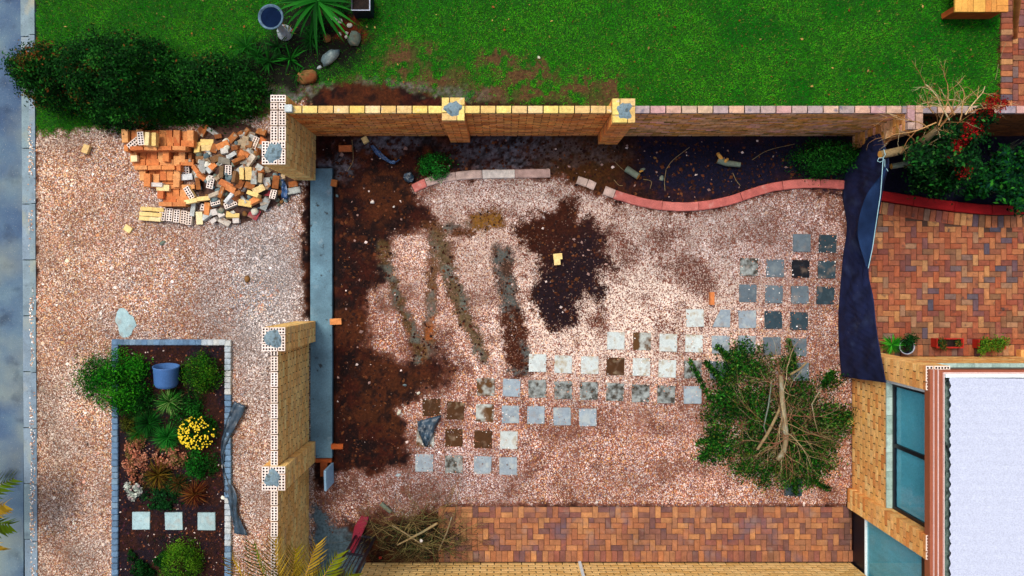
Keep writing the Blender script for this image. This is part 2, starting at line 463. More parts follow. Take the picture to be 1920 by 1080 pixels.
# ------------------------------------------------------------------ ground fields (photo pixels at ground level)
GL = [(68, 252), (120, 246), (200, 238), (240, 226), (330, 238), (430, 232), (500, 214), (575, 190), (590, 325), (566, 350), (568, 590), (590, 625), (590, 1130), (66, 1130)]
GC = [(775, 356), (830, 335), (905, 328), (1025, 328), (1085, 352), (1160, 378), (1240, 396), (1290, 400), (1350, 392), (1410, 372), (1480, 356), (1612, 356), (1612, 690), (1602, 955), (840, 958), (720, 965), (640, 990), (594, 965), (596, 915), (640, 888), (720, 888), (768, 872), (765, 800), (750, 770), (800, 724), (862, 700), (810, 668), (750, 682), (700, 660), (688, 620), (695, 560), (725, 525), (722, 470), (735, 440), (800, 428), (815, 405), (790, 385)]
HOLE = [(980, 410), (1012, 420), (1000, 392), (1040, 402), (1060, 380), (1082, 376), (1082, 410), (1112, 420), (1132, 440), (1110, 480), (1152, 494), (1122, 512), (1144, 545), (1132, 575), (1110, 545), (1090, 562), (1078, 602), (1050, 624), (1030, 602), (1008, 580), (1000, 545), (1016, 512), (1000, 480), (972, 462), (958, 438)]
BEDP = [(222, 646), (426, 646), (426, 1130), (222, 1130)]
LAWN = [(66, -230), (1874, -230), (1874, 218), (1190, 212), (1100, 206), (1080, 195), (880, 190), (720, 158), (640, 150), (560, 190), (500, 222), (430, 236), (330, 240), (250, 222), (210, 240), (120, 250), (66, 256)]
TRACKS = [([(716, 460), (752, 580), (790, 668)], 10, S(84, 66, 36)), ([(815, 425), (812, 520), (800, 662)], 9, S(104, 74, 44)),
          ([(822, 440), (838, 500), (870, 590), (905, 668)], 13, S(92, 80, 54)), ([(940, 478), (955, 560), (962, 600)], 17, S(66, 48, 36)),
          ([(960, 590), (968, 640), (976, 690)], 22, S(62, 26, 10)), ([(800, 424), (880, 436)], 9, S(86, 52, 26)), ([(895, 415), (930, 412)], 17, S(124, 86, 30))]

def wobble(px, py, amp, sc, seed):
    return amp * (fbm(px / sc, py / sc, seed, 3) - 0.5) * 2, amp * (fbm(px / sc, py / sc, seed + 11, 3) - 0.5) * 2

def fields(px, py):
    wx, wy = wobble(px, py, 20, 24, 3)
    fx, fy = wobble(px, py, 11, 8, 5)
    qx, qy = px + wx + fx, py + wy + fy
    sx, sy = px + fx, py + fy
    lawn = sm(polysd(sx, sy, LAWN), 8)
    bare = np.zeros_like(px)
    for (cx, cy, rx, ry) in [(770, 112, 62, 34), (835, 160, 60, 40), (990, 140, 60, 26), (1130, 172, 52, 34), (930, 108, 40, 18), (720, 172, 190, 26), (960, 178, 130, 22), (560, 165, 60, 30), (1090, 160, 60, 20), (470, 190, 60, 40)]:
        d = 1 - np.hypot((qx - cx) / rx, (qy - cy) / ry)
        bare = np.maximum(bare, sm(d, 0.7))
    gl = sm(polysd(sx, sy, GL), 7)
    bed = sm(polysd(px, py, BEDP), 2)
    gl = gl * (1 - bed)
    gc = sm(polysd(qx, qy, GC), 14)
    hole = sm(polysd(qx, qy, HOLE), 16)
    gc = gc * (1 - hole)
    tr = np.zeros_like(px)
    for pts, wd, c in TRACKS:
        tr = np.maximum(tr, sm(linesd(px + fx * 0.9 + wx * 0.15, py + fy, pts, wd), 9))
    gc = gc * (1 - 0.8 * tr)
    # thin patches of gravel
    thin = sm(fbm(px / 40, py / 40, 21, 4) - 0.62, 0.06)
    darkp = np.zeros_like(px)
    for (cx, cy, r) in [(1240, 450, 24), (1180, 470, 26), (1290, 500, 34), (1320, 530, 26), (1150, 440, 22), (1120, 600, 24), (800, 690, 60), (1100, 470, 40)]:
        darkp = np.maximum(darkp, sm(1 - np.hypot(qx - cx, qy - cy) / r, 0.5))
    gc = gc * (1 - 0.3 * thin) * (1 - 0.5 * darkp)
    low = sm(polysd(qx, qy, [(590, 890), (770, 880), (800, 960), (700, 1000), (590, 1000)]), 20)
    gc = gc * (1 - 0.2 * low)
    gbed = sm(1 - np.hypot((qx - 600) / 95, (qy - 62) / 78), 0.3)
    gbed = np.maximum(gbed, sm(1 - np.hypot((qx - 520) / 70, (qy - 118) / 52), 0.3))
    gap = fbm(px / 11, py / 11, 61, 3)
    bare = np.clip(bare * 1.05 - 1.1 * sm(gap - 0.55, 0.08) * (bare < 0.97), 0, 1)
    return dict(gbed=gbed, lawn=lawn * (1 - 0.93 * np.maximum(bare, gbed)), lawn0=lawn, bare=bare, gl=gl, gc=gc, hole=hole, bed=bed, tr=tr, sx=sx, sy=sy, qx=qx, qy=qy)

# ------------------------------------------------------------------ ground sheets
far = mk('ground', [(-120, -120, -0.16), (120, -120, -0.16), (120, 120, -0.16), (-120, 120, -0.16)], [(0, 1, 2, 3)],
         mat_var('far_ground', [S(30, 84, 18), S(52, 96, 26), S(64, 72, 34)], scale=0.4, noise_cols=True))
tag(far, None, None, kind='structure')

def lerp(a, b, t):
    return a + (np.asarray(b) - a) * t[:, None]

step = 0.03
gx = np.arange(-8.35, 10.2, step); gy = np.arange(-6.2, 6.9, step)
X, Y = np.meshgrid(gx, gy)
PX = (X * FPX / CAM_H + NX).ravel(); PY = (-Y * FPX / CAM_H + NY).ravel()
f = fields(PX, PY)
n1 = fbm(PX / 30, PY / 30, 31, 5); n2 = fbm(PX / 6, PY / 6, 37, 3); n3 = fbm(PX / 90, PY / 60, 41, 4)
c = np.tile(np.array(S(50, 17, 8)), (len(PX), 1))
c = lerp(c, S(24, 9, 8), sm(n1 - 0.5, 0.15))
c = lerp(c, S(68, 34, 14), sm(n3 - 0.6, 0.12) * 0.8)
c = lerp(c, S(16, 8, 8), sm(fbm(PX / 14, PY / 14, 43, 4) - 0.56, 0.08) * 0.8)
c = lerp(c, S(72, 34, 15), sm(fbm(PX / 16, PY / 16, 47, 4) - 0.62, 0.05) * 0.7)
# blue-black damp humus in the planting bed at the right, grey sandy scatter near the wall foot
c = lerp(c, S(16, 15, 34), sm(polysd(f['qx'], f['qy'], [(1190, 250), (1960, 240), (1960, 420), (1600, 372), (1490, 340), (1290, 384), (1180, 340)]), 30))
g = np.zeros(len(PX))
for (cx, cy, rx, ry) in [(990, 280, 130, 30), (620, 310, 40, 24), (730, 262, 60, 16), (1090, 285, 70, 20), (940, 320, 60, 14)]:
    g = np.maximum(g, sm(1 - np.hypot((f['qx'] - cx) / rx, (f['qy'] - cy) / ry), 0.6))
c = lerp(c, S(96, 96, 104), g * sm(n2 - 0.45, 0.2) * 0.75)
c = lerp(c, S(70, 44, 14), sm(1 - np.hypot((f['qx'] - 1090) / 90, (f['qy'] - 300) / 50), 0.5) * 0.6)
# lawn soil
c = lerp(c, S(22, 72, 12), f['lawn0'])
c = lerp(c, S(80, 58, 34), f['lawn0'] * f['bare'] * (0.5 + 0.5 * sm(n1 - 0.42, 0.1)))
c = lerp(c, S(92, 92, 88), f['lawn0'] * sm(1 - np.hypot((f['qx'] - 680) / 200, (f['qy'] - 182) / 24), 0.5) * sm(n2 - 0.4, 0.2))
# gravel beds
c = lerp(c, S(128, 88, 68), f['gl'])
c = lerp(c, S(124, 78, 64), np.minimum(1, f['gc'] * 1.1))
c = lerp(c, S(52, 21, 9), f['hole'])
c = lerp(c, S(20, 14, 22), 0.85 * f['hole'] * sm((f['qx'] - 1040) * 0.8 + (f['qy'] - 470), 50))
for pts, wd, cc in TRACKS:
    t = sm(linesd(f['qx'] * 0.2 + f['sx'] * 0.8, f['sy'], pts, wd), 9)
    c = lerp(c, cc, t * 0.8)
    c = lerp(c, S(96, 112, 108), t * sm(n1 - 0.60, 0.06) * 0.5)
# bright orange smear on the second track
c = lerp(c, S(138, 76, 36), sm(linesd(f['sx'], f['sy'], [(812, 600), (806, 630)], 7), 6))
# concrete spill by the gate, dusty grey patch by the drive
spill = sm(polysd(f['qx'], f['qy'], [(578, 950), (610, 965), (650, 1000), (672, 1010), (668, 1110), (578, 1110)]), 10)
c = lerp(c, S(86, 108, 116), spill)
c = lerp(c, S(120, 128, 128), f['gl'] * sm(1 - np.hypot((f['qx'] - 500) / 60, (f['qy'] - 560) / 140), 0.6) * 0.6)
# bark-mulched flower bed
c = lerp(c, S(44, 22, 16), f['bed']); c = lerp(c, S(26, 18, 26), f['bed'] * sm(n1 - 0.5, 0.1))
c = lerp(c, S(16, 18, 10), f['gbed'] * f['lawn0'])
# red mulch round the yucca bed
c = lerp(c, S(110, 36, 14), 0.8 * sm(1 - np.hypot((f['qx'] - 658) / 34, (f['qy'] - 50) / 30), 0.4) * sm(n2 - 0.45, 0.2) * f['lawn0'])
c = c * (0.75 + 0.5 * n2)[:, None]
z = 0.018 * (n1 - 0.5) + 0.012 * (n2 - 0.5) - 0.006 + 0.02 * (n3 - 0.5)
z -= 0.06 * f['hole'] * sm(1 - np.hypot(PX - 1040, PY - 485) / 70, 0.6)
z += 0.03 * f['bed']
z = np.where(PX < 67, -0.14, z)                                                    # under road and kerb
pv = np.maximum(sm(polysd(PX, PY, [(800, 948), (1960, 948), (1960, 1130), (690, 1130), (690, 1056), (790, 1056)]), 3), sm(polysd(PX, PY, [(1590, 372), (1960, 400), (1960, 700), (1590, 700)]), 3))
z = z * (1 - pv) - 0.05 * pv
ft = sm(polysd(PX, PY, [(578, 312), (627, 312), (627, 866), (578, 866)]), 3)
z = z * (1 - ft) - 0.12 * ft
V = np.stack([X.ravel(), Y.ravel(), z], 1)
nxn, nyn = len(gx), len(gy)
ii = np.arange(nyn * nxn).reshape(nyn, nxn)
Fq = np.stack([ii[:-1, :-1].ravel(), ii[:-1, 1:].ravel(), ii[1:, 1:].ravel(), ii[1:, :-1].ravel()], 1)
soil = mk('yard_soil', V, Fq, M['soil'], col=c, smooth=True)
tag(soil, None, None, kind='structure')
GZ = z.reshape(nyn, nxn)
def gz(x, y):
    i = np.clip(((np.asarray(y) - gy[0]) / step).astype(int), 0, nyn - 1); j = np.clip(((np.asarray(x) - gx[0]) / step).astype(int), 0, nxn - 1)
    return GZ[i, j]

# road, gutter and kerb ------------------------------------------------
road = box('road', -30, P(36, 0).x, -60, 60, -0.15, -0.105, M['asphalt'])
tag(road, None, None, kind='structure')
kerb = empty('kerb', (P(50, 540).x, 0, -0.16)); tag(kerb, None, None, kind='structure')
def gxl(py, a, b): return a + (b - a) * py / 1080.0
for k in range(-2, 12):
    y0, y1 = 65 + (k - 1) * 105.5 + 1.0, 65 + k * 105.5 - 0.8
    for nm, la, lb, ra, rb, z0, z1 in (('gutter_slab', 32, 40, 51, 57, -0.15, -0.085), ('kerb_stone', 52, 58, 65, 70.5, -0.15, 0.012)):
        a = [P(gxl(y0, la, lb), y0), P(gxl(y0, ra, rb), y0), P(gxl(y1, ra, rb), y1), P(gxl(y1, la, lb), y1)]
        j = random.uniform(-0.006, 0.006)
        V = [(p.x, p.y, z0) for p in a] + [(p.x, p.y, z1 + j) for p in a]
        if nm == 'kerb_stone': V[4] = (V[4][0] + 0.02, V[4][1], V[4][2]); V[7] = (V[7][0] + 0.02, V[7][1], V[7][2])
        o = mk(nm, V, [(0, 1, 2, 3), (7, 6, 5, 4), (4, 5, 1, 0), (5, 6, 2, 1), (6, 7, 3, 2), (7, 4, 0, 3)], M['kerb'], kerb, P(45, (y0 + y1) / 2, z0))

# concrete footing strip with shutter boards ----------------------------
footing = box('concrete_footing', -3.43, -3.045, -3.10, 1.99, -0.15, -0.02, M['concrete'], bevel=0.008)
tag(footing, None, None, kind='structure')

# gravel stones --------------------------------------------------------
def octa(n):
    base = np.array([[1, 0, -.3], [0, 1, -.3], [-1, 0, -.3], [0, -1, -.3], [0, 0, .75]], float)
    F = np.array([[0, 1, 4], [1, 2, 4], [2, 3, 4], [3, 0, 4]])
    return base, F
def rotm(n, rg):
    q = rg.normal(size=(n, 4)); q /= np.linalg.norm(q, axis=1)[:, None]
    w_, x, y, z_ = q.T
    return np.stack([1 - 2 * (y * y + z_ * z_), 2 * (x * y - z_ * w_), 2 * (x * z_ + y * w_), 2 * (x * y + z_ * w_), 1 - 2 * (x * x + z_ * z_), 2 * (y * z_ - x * w_),
                     2 * (x * z_ - y * w_), 2 * (y * z_ + x * w_), 1 - 2 * (x * x + y * y)], 1).reshape(n, 3, 3)
def stones(name, px, py, size, cols, seed, mat=None, squash=0.6, zup=0.3):
    rg = np.random.default_rng(seed)
    n = len(px)
    base, F = octa(n)
    az = rg.uniform(0, 2 * np.pi, n); tx, ty = rg.normal(0, .35, n), rg.normal(0, .35, n)
    ca, sa = np.cos(az), np.sin(az); o1 = np.ones(n); o0 = np.zeros(n)
    R = np.stack([ca, -sa, tx, sa, ca, ty, -tx, -ty, o1], 1).reshape(n, 3, 3)
    sc = size[:, None] * (0.65 + 0.7 * rg.random((n, 3)))
    v = base[None] * (0.7 + 0.6 * rg.random((n, 5, 1))) * sc[:, None, :]
    v = np.einsum('nij,nkj->nki', R, v)
    v[:, :, 2] *= squash
    x = (px - NX) * CAM_H / FPX; y = -(py - NY) * CAM_H / FPX
    v[:, :, 0] += x[:, None]; v[:, :, 1] += y[:, None]
    v[:, :, 2] += (gz(x, y) + size * zup)[:, None]
    FF = (F[None] + 5 * np.arange(n)[:, None, None]).reshape(-1, 3)
    c = np.repeat(cols, 5, axis=0)
    return mk(name, v.reshape(-1, 3), FF, mat or M['stones'], col=c)

def pick(pal, wts, n, rg, jit=0.18):
    w_ = np.array(wts, float); w_ /= w_.sum()
    i = rg.choice(len(pal), n, p=w_)
    return pal[i] * (1 + jit * rg.normal(size=(n, 1)))

rg = np.random.default_rng(11)
N = 215000
px = rg.uniform(66, 590, N); py = rg.uniform(185, 1110, N)
f = fields(px, py)
ok = rg.random(N) < f['gl'] * 0.97
px, py = px[ok], py[ok]
pal = SA((250, 230, 200), (226, 156, 92), (228, 164, 142), (255, 252, 250), (156, 152, 160), (120, 72, 46), (242, 196, 132), (196, 118, 88))
cl = pick(pal, [16, 15, 14, 20, 12, 10, 15, 9], len(px), rg, 0.25)
dust = fbm(px / 70, py / 70, 71, 4)[:, None]
cl = cl * np.clip(0.34 + 0.85 * dust, .35, 1.1)
mix_ = 0.1 + 0.5 * np.clip((fbm(px / 45, py / 45, 75, 3)[:, None] - .4) * 3, 0, 1)
cl = cl * (1 - mix_ * .5) + np.array(S(172, 132, 112)) * mix_ * .5
grey = sm(1 - np.hypot((px - 490) / 90, (py - 520) / 220), 0.7)[:, None] * (rg.random((len(px), 1)) < 0.6)
cl = cl * (1 - grey) + (cl.mean(1, keepdims=True) * np.array([0.95, 0.97, 1.02])) * grey
mv = (.2 + .5 * np.clip((fbm(px / 80, py / 80, 97, 3)[:, None] - .42) * 4, 0, 1))
cl = cl * (1 - mv) + cl.mean(1, keepdims=True) * np.array([1.04, .98, .94]) * mv
cl = cl * np.array([.96, .92, .90])
tan = np.clip((300 - px[:, None]) / 250, 0, 1)
cl = cl * (1 + tan * np.array([.10, .02, -.12]))
edge_ = np.clip((1 - f['gl'][ok][:, None]) * 1.2, 0, .8)
cl = cl * (1 - edge_) + np.array(S(80, 56, 38)) * edge_
gs = stones('drive_gravel', px, py, rg.uniform(0.0075, 0.0135, len(px)) * (1 + 1.3 * (rg.random(len(px)) > 0.99)), cl, 12)
tag(gs, 'loose pink and cream gravel covering the driveway', 'gravel', kind='stuff')

N = 330000
px = rg.uniform(590, 1612, N); py = rg.uniform(320, 1000, N)
f = fields(px, py)
ok = rg.random(N) < np.maximum(f['gc'] ** 1.2 * 0.97, (0.004 + 0.022 * f['hole']) * (py > 400))
px, py = px[ok], py[ok]
pal = SA((244, 222, 206), (214, 140, 96), (255, 250, 248), (176, 98, 68), (140, 126, 148), (232, 176, 104), (92, 48, 36), (226, 170, 150))
cl = pick(pal, [16, 14, 22, 14, 12, 14, 12, 12], len(px), rg, 0.22)
pale = np.maximum(sm(1 - np.hypot((px - 1160) / 250, (py - 590) / 120), 0.7) * 1.35, 0.7 * sm(1 - np.hypot((px - 1050) / 330, (py - 450) / 140), 0.7))[:, None] * (0.25 + 0.4 * (rg.random((len(px), 1)) < .6))  # overexposed bright middle of the yard, painted into the stone colours
dust = fbm(px / 60, py / 60, 81, 4)[:, None]
cl = cl * np.clip(0.22 + 1.0 * dust, .3, 1.1)
mix_ = 0.1 + 0.5 * np.clip((fbm(px / 40, py / 40, 85, 3)[:, None] - .4) * 3, 0, 1)
cl = cl * (1 - mix_ * .5) + np.array(S(166, 122, 106)) * mix_ * .5
mauve = np.maximum(sm(1 - np.hypot((px - 1330) / 270, (py - 430) / 120), .8), np.maximum(sm(1 - np.hypot((px - 1000) / 260, (py - 360) / 60), .8), sm(1 - np.hypot((px - 800) / 160, (py - 900) / 70), .8)))[:, None] * .6
cl = cl * np.array([.99, .94, .90])
gm = cl.mean(1, keepdims=True) * np.array([.98, .94, 1.0]) * .85
cl = cl * (1 - mauve) + gm * mauve
gcv = f['gc'][ok][:, None]
dn = fbm(px / 18, py / 18, 95, 4)[:, None]
dirty = np.clip((1 - gcv) * 1.1, 0, .85) + .45 * np.clip((dn - .56) * 8, 0, 1) * np.clip((1000 - px[:, None]) / 250, .25, 1)
dirty = np.clip(dirty, 0, .9)
cl = cl * (1 - dirty) + np.array(S(84, 50, 30)) * dirty * (.6 + .8 * rg.random((len(px), 1)))
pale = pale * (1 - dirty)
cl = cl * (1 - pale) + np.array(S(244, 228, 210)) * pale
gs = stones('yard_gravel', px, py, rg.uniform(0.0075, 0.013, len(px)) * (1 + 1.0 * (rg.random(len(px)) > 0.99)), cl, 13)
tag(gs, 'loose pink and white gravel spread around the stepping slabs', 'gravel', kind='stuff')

# scattered clods, pebbles and bark chips on the soil
N = 24000
px = rg.uniform(600, 1600, N); py = rg.uniform(262, 960, N)
f = fields(px, py)
ok = (f['gc'] < 0.4) & (rg.random(N) < 0.8) & ~((px > 575) & (px < 632) & (py > 305) & (py < 875))
px, py = px[ok], py[ok]
cl = pick(SA((58, 28, 16), (96, 56, 30), (40, 22, 18), (150, 120, 110), (210, 190, 180), (84, 44, 24)), [30, 8, 40, 2, 1, 8], len(px), rg)
gs = stones('soil_clods', px, py, 0.006 + 0.028 * rg.random(len(px)) ** 2.5, cl, 14)
tag(gs, 'dark soil clods and pebbles scattered on the dug ground', 'soil', kind='stuff')
N = 5200
px = rg.uniform(226, 421, N); py = rg.uniform(652, 1100, N)
cl = pick(SA((44, 24, 18), (70, 36, 22), (28, 18, 24), (120, 70, 44), (190, 170, 160), (60, 30, 40)), [30, 22, 26, 8, 3, 14], N, rg)
gs = stones('bark_mulch', px, py, rg.uniform(0.008, 0.02, N), cl, 15)
tag(gs, 'dark bark mulch covering the soil of the edged flower bed', 'mulch', kind='stuff')

# gravel kicked onto kerb and gutter
N = 1500
px = np.clip(rg.normal(55.5, 4.5, N), 42, 66); py = rg.uniform(230, 1100, N)
okk = fbm(px / 10, py / 60, 91, 3) > 0.45
px, py = px[okk] + py[okk] * 0.004, py[okk]
cl = pick(SA((240, 220, 196), (216, 160, 110), (250, 246, 240), (170, 120, 90), (120, 116, 116)), [10, 10, 10, 8, 6], len(px), rg)
gs = stones('spilled_gravel', px, py, rg.uniform(0.008, 0.014, len(px)), cl, 19)
co_ = np.empty(len(gs.data.vertices) * 3, dtype=np.float32); gs.data.vertices.foreach_get('co', co_); co_ = co_.reshape(-1, 3)
xp = np.repeat(px, 5); yp = np.repeat(py, 5)
co_[:, 2] += 0.14 + np.where(xp < 52.5 + yp * 0.0058, -0.082, 0.016)
gs.data.vertices.foreach_set('co', co_.ravel()); gs.data.update()
tag(gs, 'stray gravel chips scattered along the kerb and gutter', 'gravel', kind='stuff')

# grass ------------------------------------------------------------------
def blades(name, px, py, ln, wd, cols, seed, lean=0.9, mat=None):
    rg = np.random.default_rng(seed); n = len(px)
    x = (px - NX) * CAM_H / FPX; y = -(py - NY) * CAM_H / FPX; z0 = gz(x, y) - 0.004
    a = rg.uniform(0, 2 * np.pi, n); t = rg.uniform(0.25, lean, n)
    dx, dy = np.cos(a), np.sin(a)
    v = np.zeros((n, 3, 3))
    v[:, 0] = np.stack([x - dy * wd, y + dx * wd, z0], 1); v[:, 1] = np.stack([x + dy * wd, y - dx * wd, z0], 1)
    v[:, 2] = np.stack([x + dx * ln * t, y + dy * ln * t, z0 + ln * np.sqrt(1 - t * t * 0.98)], 1)
    return mk(name, v.reshape(-1, 3), np.arange(3 * n).reshape(n, 3), mat or M['leaf'], col=np.repeat(cols, 3, axis=0))
N = 330000
px = rg.uniform(64, 1876, N); py = rg.uniform(-180, 262, N)
f = fields(px, py)
ok = rg.random(N) < f['lawn']
px, py = px[ok], py[ok]
a = fbm(px / 60, py / 60, 51, 4)[:, None]; b = rg.random((len(px), 1)); d = fbm(px / 9, py / 9, 57, 3)[:, None]
a = np.clip((a - 0.3) * 2.2 + .35 * sm(1 - np.abs(px[:, None] - 900) / 330, .6) + .25 * sm(300 - px[:, None], 200), 0, 1)
cg = np.array(S(12, 134, 8)) * (1 - a) + np.array(S(76, 172, 22)) * a
cg = cg * (0.55 + 1.05 * d) * (0.6 + 0.8 * b)
shd = sm(500 - px, 260)[:, None] * 0.6 + 0.0
cg = cg * (1 - shd * 0.2) + np.array(S(90, 132, 14)) * shd * 0.2
dry = ((rg.random(len(px)) < 0.05 + 0.12 * f['bare'][ok]))[:, None]
cg = np.where(dry, np.array(S(168, 150, 70)) * (0.6 + 0.6 * b), cg)
gr = blades('lawn_grass', px, py, rg.uniform(0.025, 0.055, len(px)), rg.uniform(0.003, 0.006, len(px)), cg, 16)
tag(gr, 'short green lawn grass behind the brick wall', 'grass', kind='stuff')

# ------------------------------------------------------------------ bricks and walls
BL, BW, BH, MJ = 0.222, 0.106, 0.069, 0.014
PIT, CO = BL + 0.016, BH + MJ            # brick pitch and course height
COURSES = 20
TOPZ = COURSES * CO                   # 1.66 m

def brick_mesh(name, l, w_, h, mat, seed, jit=0.0016):
    r = random.Random(seed)
    V = boxv(-l / 2, l / 2, -w_ / 2, w_ / 2, 0, h)
    V = [(x + r.uniform(-jit, jit), y + r.uniform(-jit, jit), z_ + r.uniform(-jit, jit)) for x, y, z_ in V]
    return shared(name, V, BF, [mat])

def perforated(name, l, w_, h, side, bed, nx_=5, ny_=2, hs=0.027, depth=0.05):
    """brick with a grid of square core holes sunk into its bed face"""
    xs = [-l / 2]; ys = [-w_ / 2]
    for i in range(nx_):
        cx = -l / 2 + l * (i + 0.5) / nx_ * 0.94 + l * 0.03
        xs += [cx - hs / 2, cx + hs / 2]
    xs.append(l / 2)
    for i in range(ny_):
        cy = -w_ / 2 + w_ * (0.27 + 0.46 * i / max(1, ny_ - 1)) if ny_ > 1 else 0
        ys += [cy - hs / 2, cy + hs / 2]
    ys.append(w_ / 2)
    V, F, FM = [], [], []
    idx = {}
    def v(x, y, z_):
        k = (round(x, 5), round(y, 5), round(z_, 5))
        if k not in idx: idx[k] = len(V); V.append(k)
        return idx[k]
    for i in range(len(xs) - 1):
        for j in range(len(ys) - 1):
            x0, x1, y0, y1 = xs[i], xs[i + 1], ys[j], ys[j + 1]
            if i % 2 == 1 and j % 2 == 1:
                zb = h - depth
                F.append((v(x0, y0, zb), v(x1, y0, zb), v(x1, y1, zb), v(x0, y1, zb))); FM.append(2)
                for (ax, ay, bx_, by_) in ((x0, y0, x1, y0), (x1, y0, x1, y1), (x1, y1, x0, y1), (x0, y1, x0, y0)):
                    F.append((v(ax, ay, h), v(bx_, by_, h), v(bx_, by_, zb), v(ax, ay, zb))); FM.append(2)
            else:
                F.append((v(x0, y0, h), v(x1, y0, h), v(x1, y1, h), v(x0, y1, h))); FM.append(1)
    n = len(V); V += boxv(-l / 2, l / 2, -w_ / 2, w_ / 2, 0, h - 0.0004)
    for k, q in enumerate(BF):
        if k == 1: continue
        F.append(tuple(i + n for i in q)); FM.append(0)
    return shared(name, V, F, [side, bed, M['hole']], FM)

MB = {}
def bm(kind, l=BL, w_=BW, h=BH, perf=False):
    k = (kind, round(l, 4), round(w_, 4), round(h, 4), perf)
    if k not in MB:
        if perf: MB[k] = perforated('perforated_brick', l, w_, h, M[kind], M['brick_bed'], max(2, int(round(l / 0.044))), 2)
        else: MB[k] = brick_mesh('brick', l, w_, h, M[kind], len(MB))
    return MB[k]

def place_bricks(lst, parent, limit, kind, stuff_name='lower_bricks', perf_top=None):
    """lst: (x,y,z,rot90,length,width,height,perf) sorted with the best seen first"""
    for (x, y, z_, r, l, w_, h, pf, kd) in lst[:limit]:
        link('brick', bm(kd, l, w_, h, pf), None, (x, y, z_), parent, (random.uniform(-.004, .004), random.uniform(-.004, .004), r + random.uniform(-.006, .006)))
    rest = lst[limit:]
    if rest:
        byk = {}
        for t in rest: byk.setdefault(t[8], []).append(t)
        for kd, ts in byk.items():
            V, F = [], []
            for (x, y, z_, r, l, w_, h, pf, _) in ts:
                if abs(math.sin(r)) > 0.5: l, w_ = w_, l
                j = random.uniform(-.0015, .0015)
                n = len(V)
                V += boxv(x - l / 2, x + l / 2, y - w_ / 2 + j, y + w_ / 2 + j, z_, z_ + h)
                F += [tuple(i + n for i in q) for q in BF]
            o = mk(stuff_name, V, F, M[kd], parent, WL[parent.name]); o['kind'] = 'stuff'

def leaf_courses(ax, fixed, a0, a1, z0, n, kind, perf_top=False, top_kind=None, kfun=None):
    """stretcher-bond leaf along axis ax ('x' or 'y'); fixed = centre line on the other axis; best seen (top) first"""
    out = []
    for cidx in range(n - 1, -1, -1):
        off = 0 if (n - 1 - cidx) % 2 == 0 else PIT / 2
        p = a0 - off
        while p < a1 - 0.02:
            s, e = max(p, a0), min(p + BL, a1)
            if e - s > 0.04:
                m_ = (s + e) / 2; l = e - s
                top = (cidx == n - 1)
                kd = (top_kind(m_) if (top and top_kind) else (kfun(m_) if kfun else kind))
                h = BH
                t = (m_, fixed) if ax == 'x' else (fixed, m_)
                out.append((t[0], t[1], z0 + cidx * CO, 0 if ax == 'x' else math.pi / 2, round(l, 2), BW, h, perf_top and top, kd))
            p += PIT
    return out

rr_ = random.Random(4)
def pillar(parent, x0, x1, y0, y1, zt, kind, perf=True, top_kind=None, core_kind='mortar', cement=True, n=None, nm='pillar'):
    """square brick pier: pinwheel courses round a filled core; a part of its wall"""
    n = n or int(round(zt / CO))
    core = box(nm, x0 + 0.016, x1 - 0.016, y0 + 0.016, y1 - 0.016, -0.06, zt - 0.03, M[core_kind], parent)
    out = []
    W, D = x1 - x0, y1 - y0
    for cidx in range(n - 1, -1, -1):
        zz = zt - CO * (n - cidx) + MJ
        top = cidx == n - 1
        kd = top_kind if (top and top_kind) else kind
        lw = W - BW - MJ; ld = D - BW - MJ
        if (n - cidx) % 2:
            q = [(x0 + lw / 2, y0 + BW / 2, 0, lw), (x1 - BW / 2, y0 + ld / 2, 1, ld), (x1 - lw / 2, y1 - BW / 2, 0, lw), (x0 + BW / 2, y1 - ld / 2, 1, ld)]
        else:
            q = [(x1 - lw / 2, y0 + BW / 2, 0, lw), (x1 - BW / 2, y1 - ld / 2, 1, ld), (x0 + lw / 2, y1 - BW / 2, 0, lw), (x0 + BW / 2, y0 + ld / 2, 1, ld)]
        for (x, y, r, l) in q:
            out.append((x, y, zz, r * math.pi / 2, round(l, 3), BW, BH, perf and top, kd))
    place_bricks(out, core, 100, kind)
    if cement:
        cement_blob('cement_fill', ((x0 + x1) / 2, (y0 + y1) / 2, zt), min(W, D) * rr_.uniform(0.38, 0.47), core)
    return core

def cement_blob(name, c, r, parent, h=0.03, seed=None):
    rr = random.Random(seed if seed is not None else int(c[0] * 1000 + c[1] * 77))
    V, F = [], []
    K, rings = 22, 5
    amp = [rr.uniform(0.55, 1.35) for _ in range(K)]
    amp = [(amp[i - 1] + 2 * amp[i] + amp[(i + 1) % K]) / 4 for i in range(K)]
    V.append((c[0], c[1], c[2] + h * rr.uniform(0.6, 1)))
    for j in range(1, rings + 1):
        for i in range(K):
            q = j / rings
            a = 2 * math.pi * i / K
            rad = r * q * (1 + (amp[i] - 1) * q)
            zz = h * (1 - q ** 2.2) + rr.uniform(-0.006, 0.006) if j < rings else -0.003
            V.append((c[0] + rad * math.cos(a), c[1] + rad * math.sin(a), c[2] + zz))
    for i in range(K): F.append((0, 1 + i, 1 + (i + 1) % K))
    for j in range(rings - 1):
        for i in range(K):
            a, b = 1 + j * K + i, 1 + j * K + (i + 1) % K
            F.append((a, a + K, b + K, b))
    return mk(name, V, F, M['cement'], parent, c, smooth=True)

